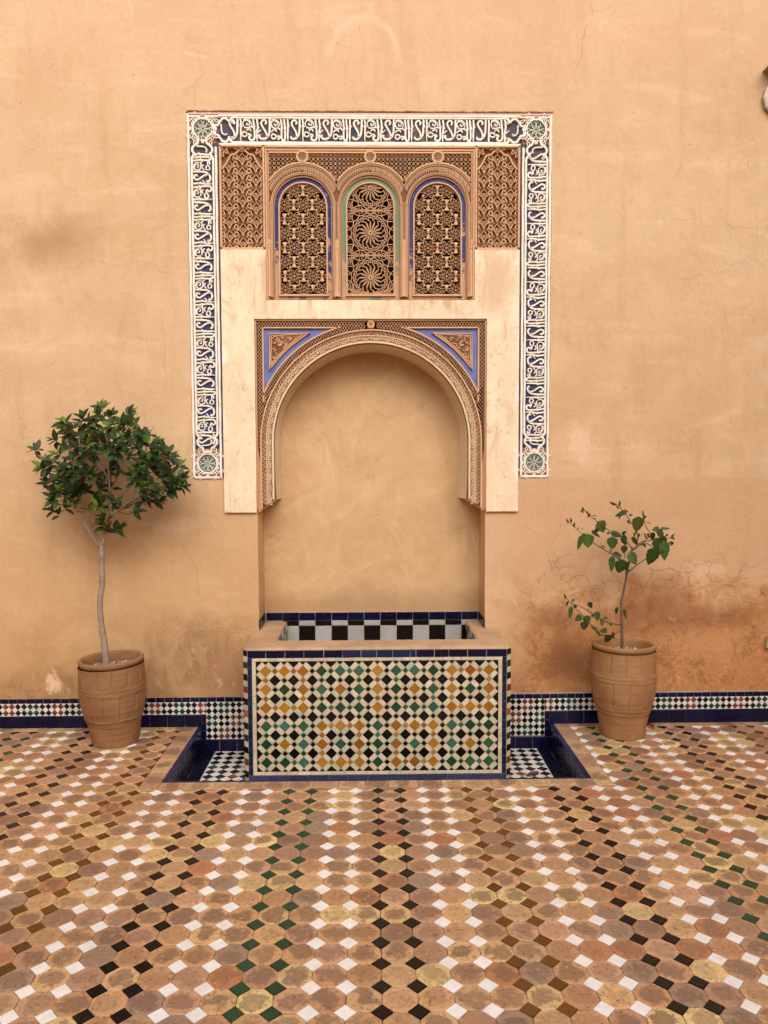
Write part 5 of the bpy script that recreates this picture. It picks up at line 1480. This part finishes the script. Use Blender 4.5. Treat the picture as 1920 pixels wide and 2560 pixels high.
WH_ = [(180,510),(260,600),(430,270),(340,430),(450,370),(430,500),(540,480),(600,230),(660,260),(770,130),(740,200),(870,200),(1030,190),(1060,280),(950,280),(830,300),(720,340),(850,370),(1000,350),(1200,370),(1150,440),(1270,460),(1100,500),(1240,520),(1380,540),(1350,600),(1480,650),(1500,770),(1450,800),(1360,700),(1360,830),(1280,700),(1200,650),(1100,680),(1130,760),(1080,800),(1220,820),(1300,870),(1400,880),(1200,970),(1290,980),(1150,940),(870,620),(700,590),(500,590),(560,560),(650,480),(680,550),(370,560),(310,650),(400,700),(540,700),(490,750),(440,830),(320,800),(270,810),(340,880),(400,900),(490,900),(560,860),(640,880),(680,740),(600,740),(330,960),(300,1060),(370,1090),(350,1010),(470,1040),(540,1010),(660,1040),(720,1030),(750,980),(780,860),(850,730),(920,700),(860,850),(880,980),(880,1030),(790,740),(1080,1080),(790,1130),(775,1200),(815,1220),(880,1240),(930,1230),(940,1030),(1080,1000),(1160,600),(950,480),(1000,420),(900,420),(780,430),(620,330),(560,300),(700,420),(1040,560),(900,550),(600,640),(520,400),(1320,520),(1420,600),(1330,760),(1250,600),(480,330),(880,300),(1120,360),(640,370),(700,280),(790,240),(1140,860),(1240,900),(450,930),(1180,740),(1050,740),(980,260),(820,500),(560,930),(390,800),(230,680)]
twg = MB(); leaves = []
G1, G2, G3 = (.028, .052, .014), (.048, .085, .018), (.115, .175, .024)
rnd = random.Random(11)
EXTRA = [(x+rnd.uniform(-70, 70), y+rnd.uniform(-60, 60)) for x, y in WH_ if 250 < y < 980 and rnd.random() < .38]
for n_, (x, y) in enumerate(WH_+EXTRA):
    ex, ey = (x-820)/760, (y-610)/560; rr = min(1, ex*ex+ey*ey); dep = math.sqrt(max(.02, 1-rr))
    front = rnd.random() < .66 and n_ < len(WH_)
    dy = -dep*rnd.uniform(.10, .30) if front else rnd.uniform(-.05, .15*dep)
    dy = min(dy, .17)
    tip = T1(x, y, 0)+Vector((0, dy, 0)); tip = CAM+(T1(x, y)-CAM)*((TD+dy)/TD); tip = rel(tree, tip)
    near = min(nodes, key=lambda q: (q-tip).length+(.08 if q.z > tip.z else 0))
    mid = (near+tip)*.5+Vector((0, 0, -.015))
    tube(twg, [near, mid, tip], [.0024, .0018, .0012], sides=5)
    ax = (tip-near); ax.z += .03; ax.y -= .02
    if ax.length < 1e-3: ax = Vector((0, 0, 1))
    ax.normalize()
    cnt_ = rnd.randint(6, 9) if y < 1000 else rnd.randint(4, 6)
    b1 = ax.cross(Vector((.3, 1, .2))).normalized(); b2 = ax.cross(b1)
    young = rnd.random() < .22
    for k in range(cnt_):
        a = k*2.4+rnd.uniform(-.3, .3); t = k/cnt_
        out = (b1*math.cos(a)+b2*math.sin(a)); dr = (ax*(.25+.8*(1-t))+out*(.5+.6*t)).normalized(); dr.z -= .18*t+.1
        base = tip-ax*(.028*t)
        L = rnd.uniform(.048, .072)*(.75 if k < 2 else 1); W_ = L*rnd.uniform(.42, .52)
        c = G3 if (young and k < 3) else (G2 if rnd.random() < .35 else G1)
        c = tuple(v*rnd.uniform(.75, 1.3) for v in c)
        leaves.append((base, dr, L, W_, c, dy))
leaves.sort(key=lambda l: l[5]-l[2]*3)
st = MB()
for k, (b, d, L, W_, c, dy) in enumerate(leaves):
    up = Vector((rnd.uniform(-.4, .4), -.7+rnd.uniform(-.3, .3), 1))
    if k < 300:
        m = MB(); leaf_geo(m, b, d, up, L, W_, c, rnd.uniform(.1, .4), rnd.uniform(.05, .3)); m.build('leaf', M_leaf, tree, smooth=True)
    else: leaf_geo(st, b, d, up, L, W_, c, rnd.uniform(.1, .4), rnd.uniform(.05, .3))
st.build('foliage', M_leaf, tree, smooth=True, kind='stuff')
twg.build('twigs', M_twig, tree, kind='stuff')

# ---- leggy shrub
SD = 4.389-.19
def S1(x, y, dy=0): return px(1380+x/4.879, 1220+y/4.879, SD+dy)
shrub = empty('potted_shrub', (POT2[0], POT2[1], .45))
tag(shrub, 'thin leggy hibiscus shrub with few drooping leaves and closed red bud', 'shrub')
mb = MB()
tube_rel(mb, shrub, [S1(855, 1990), S1(852, 1800), S1(850, 1600), S1(846, 1390), S1(878, 1240), S1(915, 1040), S1(940, 900), S1(962, 780), S1(985, 720)], [.0090, .0080, .0070, .0062, .0055, .0045], sides=10)
mb.build('trunk', simple('grey_brown_bark', (.20, .125, .085), .85, 18, .4, .6, .004), shrub, smooth=True)
SB = [[(935, 1020), (1060, 920), (1145, 865), (1235, 800)], [(960, 785), (1050, 690), (1190, 600), (1200, 555), (1150, 480), (1125, 400), (1110, 330)],
      [(980, 765), (1110, 670), (1220, 632), (1330, 610), (1420, 612), (1480, 578)], [(972, 735), (900, 640), (820, 582), (680, 508), (560, 420), (450, 322), (385, 255)],
      [(930, 950), (820, 868), (700, 790), (600, 730), (480, 650), (370, 560), (270, 470), (195, 405)], [(1040, 650), (1045, 560), (1000, 480), (940, 380), (850, 262), (800, 205), (750, 190)],
      [(840, 1670), (740, 1655), (640, 1620), (500, 1540), (370, 1460), (220, 1385), (155, 1320)], [(740, 1800), (600, 1790), (560, 1740), (500, 1690), (380, 1560), (290, 1470), (220, 1400)],
      [(845, 1745), (750, 1780), (690, 1800)], [(845, 1500), (790, 1470)], [(855, 1500), (890, 1540), (925, 1590)], [(1040, 630), (1080, 572), (1130, 566)],
      [(1060, 700), (1160, 680), (1230, 720), (1330, 760)], [(880, 860), (885, 780), (880, 720)], [(900, 600), (885, 545)], [(1330, 610), (1390, 660), (1445, 665)], [(760, 820), (730, 860), (720, 920)], [(895, 1060), (905, 980), (900, 900)]]
dY = [-.04, .05, -.03, .04, -.06, .02, -.05, -.09, -.08, 0, 0, .03, -.06, -.03, .02, -.05, -.06, -.02]
for pl, d in zip(SB, dY):
    mb = MB(); m = len(pl)-1
    thick = .0034 if len(pl) > 3 else .0018
    tube_rel(mb, shrub, [S1(x, y, d*min(1, k/m*1.6)) for k, (x, y) in enumerate(pl)], [thick, thick*.75, thick*.4], sides=7); mb.build('branch', M_twig, shrub, smooth=True)
LV = [(1040,440,195,145,95,.02),(840,960,195,155,97,-.03),(1225,835,225,155,105,-.06),(1370,760,235,125,88,-.05),(1300,690,180,135,60,-.04),(735,670,150,125,92,-.02),(435,640,165,145,88,-.06),(340,660,190,62,105,-.05),(600,470,155,145,60,.04),(728,925,195,78,88,-.05),(985,860,165,115,62,-.03),(880,748,105,78,90,-.04),(785,565,150,80,15,.03),(1330,565,150,85,65,-.03),(1270,505,95,75,180,-.02),(1380,495,115,35,2,-.02),(1385,635,125,52,55,-.03),(1225,590,105,75,90,.04),(1010,650,145,65,50,.02),(845,310,150,62,160,.02),(900,288,62,50,0,.02),(960,330,52,40,0,.02),(822,350,62,30,95,.02),(540,520,115,50,125,.04),(530,560,135,50,38,-.05),(880,640,135,85,65,.03),(795,820,115,72,15,-.05),(905,955,125,62,88,-.02),(1008,565,65,30,110,.03),(690,550,52,30,0,.03),(620,715,62,40,0,-.05),(718,770,72,30,60,-.05),
      (470,1430,95,62,60,-.05),(550,1560,112,78,90,-.05),(655,1585,64,42,0,-.05),(320,1590,105,78,150,-.08),(425,1610,115,95,80,-.08),(390,1680,105,92,100,-.09),(225,1520,155,52,100,-.06),(610,1640,95,52,90,-.06),(630,1740,95,62,165,-.07),(530,1720,64,42,60,-.08),(260,1370,52,32,-30,-.05),(680,1840,115,92,105,-.08),(285,1445,62,42,0,-.07),(885,1510,64,42,60,0),(800,1465,32,26,0,0),(745,1810,85,32,60,-.07),(185,1410,70,26,110,-.05)]
for pl, d in zip(SB, dY):
    for _ in range(2 if len(pl) > 4 else 1):
        q = rnd.randrange(1, len(pl)); x, y = pl[q]; LV.append((x+rnd.uniform(-25, 25), y+rnd.uniform(5, 40), rnd.uniform(45, 85), rnd.uniform(28, 46), rnd.uniform(40, 140), d+.01))
for (x, y, L, W_, an, d) in LV:
    a = math.radians(an); dx, dz = math.cos(a), -math.sin(a)
    k = SD/1925/4.879
    c0 = rel(shrub, S1(x, y, d)); di = Vector((dx, rnd.uniform(-.3, .3), dz)); base = c0-di*(L*k*.5)
    up = Vector((rnd.uniform(-.25, .25), -1, .35+rnd.uniform(-.2, .2)))
    g = rnd.choice(((.042, .068, .012), (.060, .095, .015), (.030, .050, .010)))
    m = MB(); leaf_geo(m, base, di, up, L*k*1.04, W_*k*1.05, tuple(v*rnd.uniform(.8, 1.2) for v in g), rnd.uniform(.0, .25), rnd.uniform(-.1, .25), 8, 1)
    m.build('leaf', M_leaf, shrub, smooth=True)
for (x, y, L, W_, an, cc) in [(745,192,95,34,-155,(.16,.02,.02)),(825,190,80,26,-90,G2),(800,235,50,22,-130,G1),(380,258,62,26,-120,G2),(430,300,52,26,-130,G2),(190,402,62,30,-120,G3),(232,395,62,26,-100,G2),(270,452,60,26,-80,G1),(1110,315,82,26,-95,G3),(1475,575,52,22,-40,G2),(1400,575,42,26,-40,G1),(1445,665,52,26,-40,G2),(885,540,52,30,-20,G1),(160,1325,72,26,-112,G1),(1130,566,24,22,0,G1),(520,375,40,14,0,G1),(520,340,60,12,0,G1),(325,490,30,12,-80,G1),(370,500,34,12,-90,G1),(1180,425,50,12,10,G1)]:
    a = math.radians(an); k = SD/1925/4.879; di = Vector((math.cos(a), -.15, -math.sin(a)))
    c0 = rel(shrub, S1(x, y, .02)); m = MB()
    tube(m, [c0-di*(L*k*.5), c0-di*(L*k*.15), c0+di*(L*k*.25), c0+di*(L*k*.52)], [.0008, W_*k*.5, W_*k*.42, .0006], sides=7, col=cc, n=3)
    m.build('bud', M_leaf, shrub, smooth=True)

# ================================================================== SMALL THINGS
def petal(loc, rz, L, W_, col, name, label, cat):
    m = MB(); nu, nv = 6, 4; vs = []
    for i in range(nu+1):
        t = i/nu; ww = W_*math.sin(PI*(.08+.9*t))**.7
        for j in range(nv+1):
            s = j/nv*2-1; vs.append((L*(t-.5), ww*s*.5, .004+.35*W_*s*s*(.5+t)+.006*math.sin(t*3)))
    fs = [(i*(nv+1)+j, (i+1)*(nv+1)+j, (i+1)*(nv+1)+j+1, i*(nv+1)+j+1) for i in range(nu) for j in range(nv)]
    m.add(vs, fs, col); o = m.build(name, M_leaf, smooth=True); o.location = loc; o.rotation_euler = (.1, -.1, rz); tag(o, label, cat)
p = px(1639, 1825, 4.30)
petal((1.585, -.10, .003), 2.2, .048, .026, (.22, .012, .018), 'fallen_petal', 'crimson fallen petal on the floor just right of the taller pot', 'petal')
petal((.845, -.42, PZ+.006), .1, .070, .030, (.12, .022, .018), 'fallen_leaf', 'dull red dry leaf lying on the sunken chequered basin floor', 'leaf')
petal((.005, -.865, .004), .6, .008, .006, (.55, .45, .03), 'fallen_petal', 'tiny yellow petal speck on the floor in front of the trough', 'petal')

# wall light at the right-hand edge
M_metal = simple('aged_brass', (.50, .37, .24), .5, 20, .4, .3, .002)
M_lampw = simple('cream_enamel', (.74, .64, .54), .4, 9, .12, .15, .002)
lamp = empty('wall_lamp', (2.285, 0, 3.53)); tag(lamp, 'round cream wall lamp under a pointed metal hood at the right edge high up', 'wall lamp')
def disc(mb, prof, n, sx=1., rot=0., col=(1, 1, 1)):
    vs = []; fs = []
    for y, r in prof: vs += [(r*math.cos(rot+2*PI*k/n)*sx, y, r*math.sin(rot+2*PI*k/n)) for k in range(n)]
    for i in range(len(prof)-1): fs += [(i*n+k, (i+1)*n+k, (i+1)*n+(k+1) % n, i*n+(k+1) % n) for k in range(n)]
    fs.append(tuple((len(prof)-1)*n+k for k in range(n))[::-1])
    mb.add(vs, fs, col)
mb = MB(); disc(mb, [(-.001, .100), (-.010, .104), (-.018, .105)], 12); mb.build('housing', M_metal, lamp)
mb = MB(); disc(mb, [(-.0182, .103), (-.030, .101), (-.038, .090), (-.039, .074), (-.036, .070), (-.046, .064), (-.053, .045), (-.056, .02)], 12); mb.build('lamp_face', M_lampw, lamp)
mb = MB(); disc(mb, [(-.038, .005), (-.042, .005)], 8); sc_o = mb.build('screw', M_metal, lamp); sc_o.location = (-.078, -.003, .008)
mb = MB(); slab(mb, [(-.026, .055), (.026, .055), (.026, .13), (-.026, .13)], [], M_wall(0), .004, .035); mb.build('neck', M_metal, lamp)
mb = MB()
# pyramid hood, open underneath
b0, b1 = [(-.102, -.002, .150), (-.102, -.12, .150), (.102, -.12, .150), (.102, -.002, .150)], (0, -.045, .262)
mb.add(b0+[b1]+[(x*.82, y*.9-.003, z+.001) for x, y, z in b0]+[(0, -.045, .235)], [(0, 1, 4), (1, 2, 4), (2, 3, 4), (6, 5, 9), (7, 6, 9), (8, 7, 9), (0, 5, 6, 1), (1, 6, 7, 2), (2, 7, 8, 3)])
mb.build('hood', M_metal, lamp)
mb = MB()
for s in (1, -1): ribbon(mb, [(s*.070, .152), (s*.045, .085)], .007, -.085, -.075, (1, 1, 1))
mb.build('stay', M_metal, lamp)

outlet = empty('outlet_box', (2.325, 0, .468)); outlet.rotation_euler = (0, .09, 0)
tag(outlet, 'small beige outlet box on the damp wall at the right edge', 'outlet box')
M_pl = simple('yellowed_plastic', (.46, .38, .22), .5, 10, .2, .1, .001)
mb = MB(); tile(mb, rect(-.042, .042, -.034, .034), M_wall(0), h=.028, bev=.004, base=-.002); mb.build('cover', M_pl, outlet)
mb = MB(); tile(mb, rect(-.028, .028, -.020, .020), M_wall(-.0281), h=.004, bev=.002, col=(1, 1, 1)); mb.build('flap', M_pl, outlet)
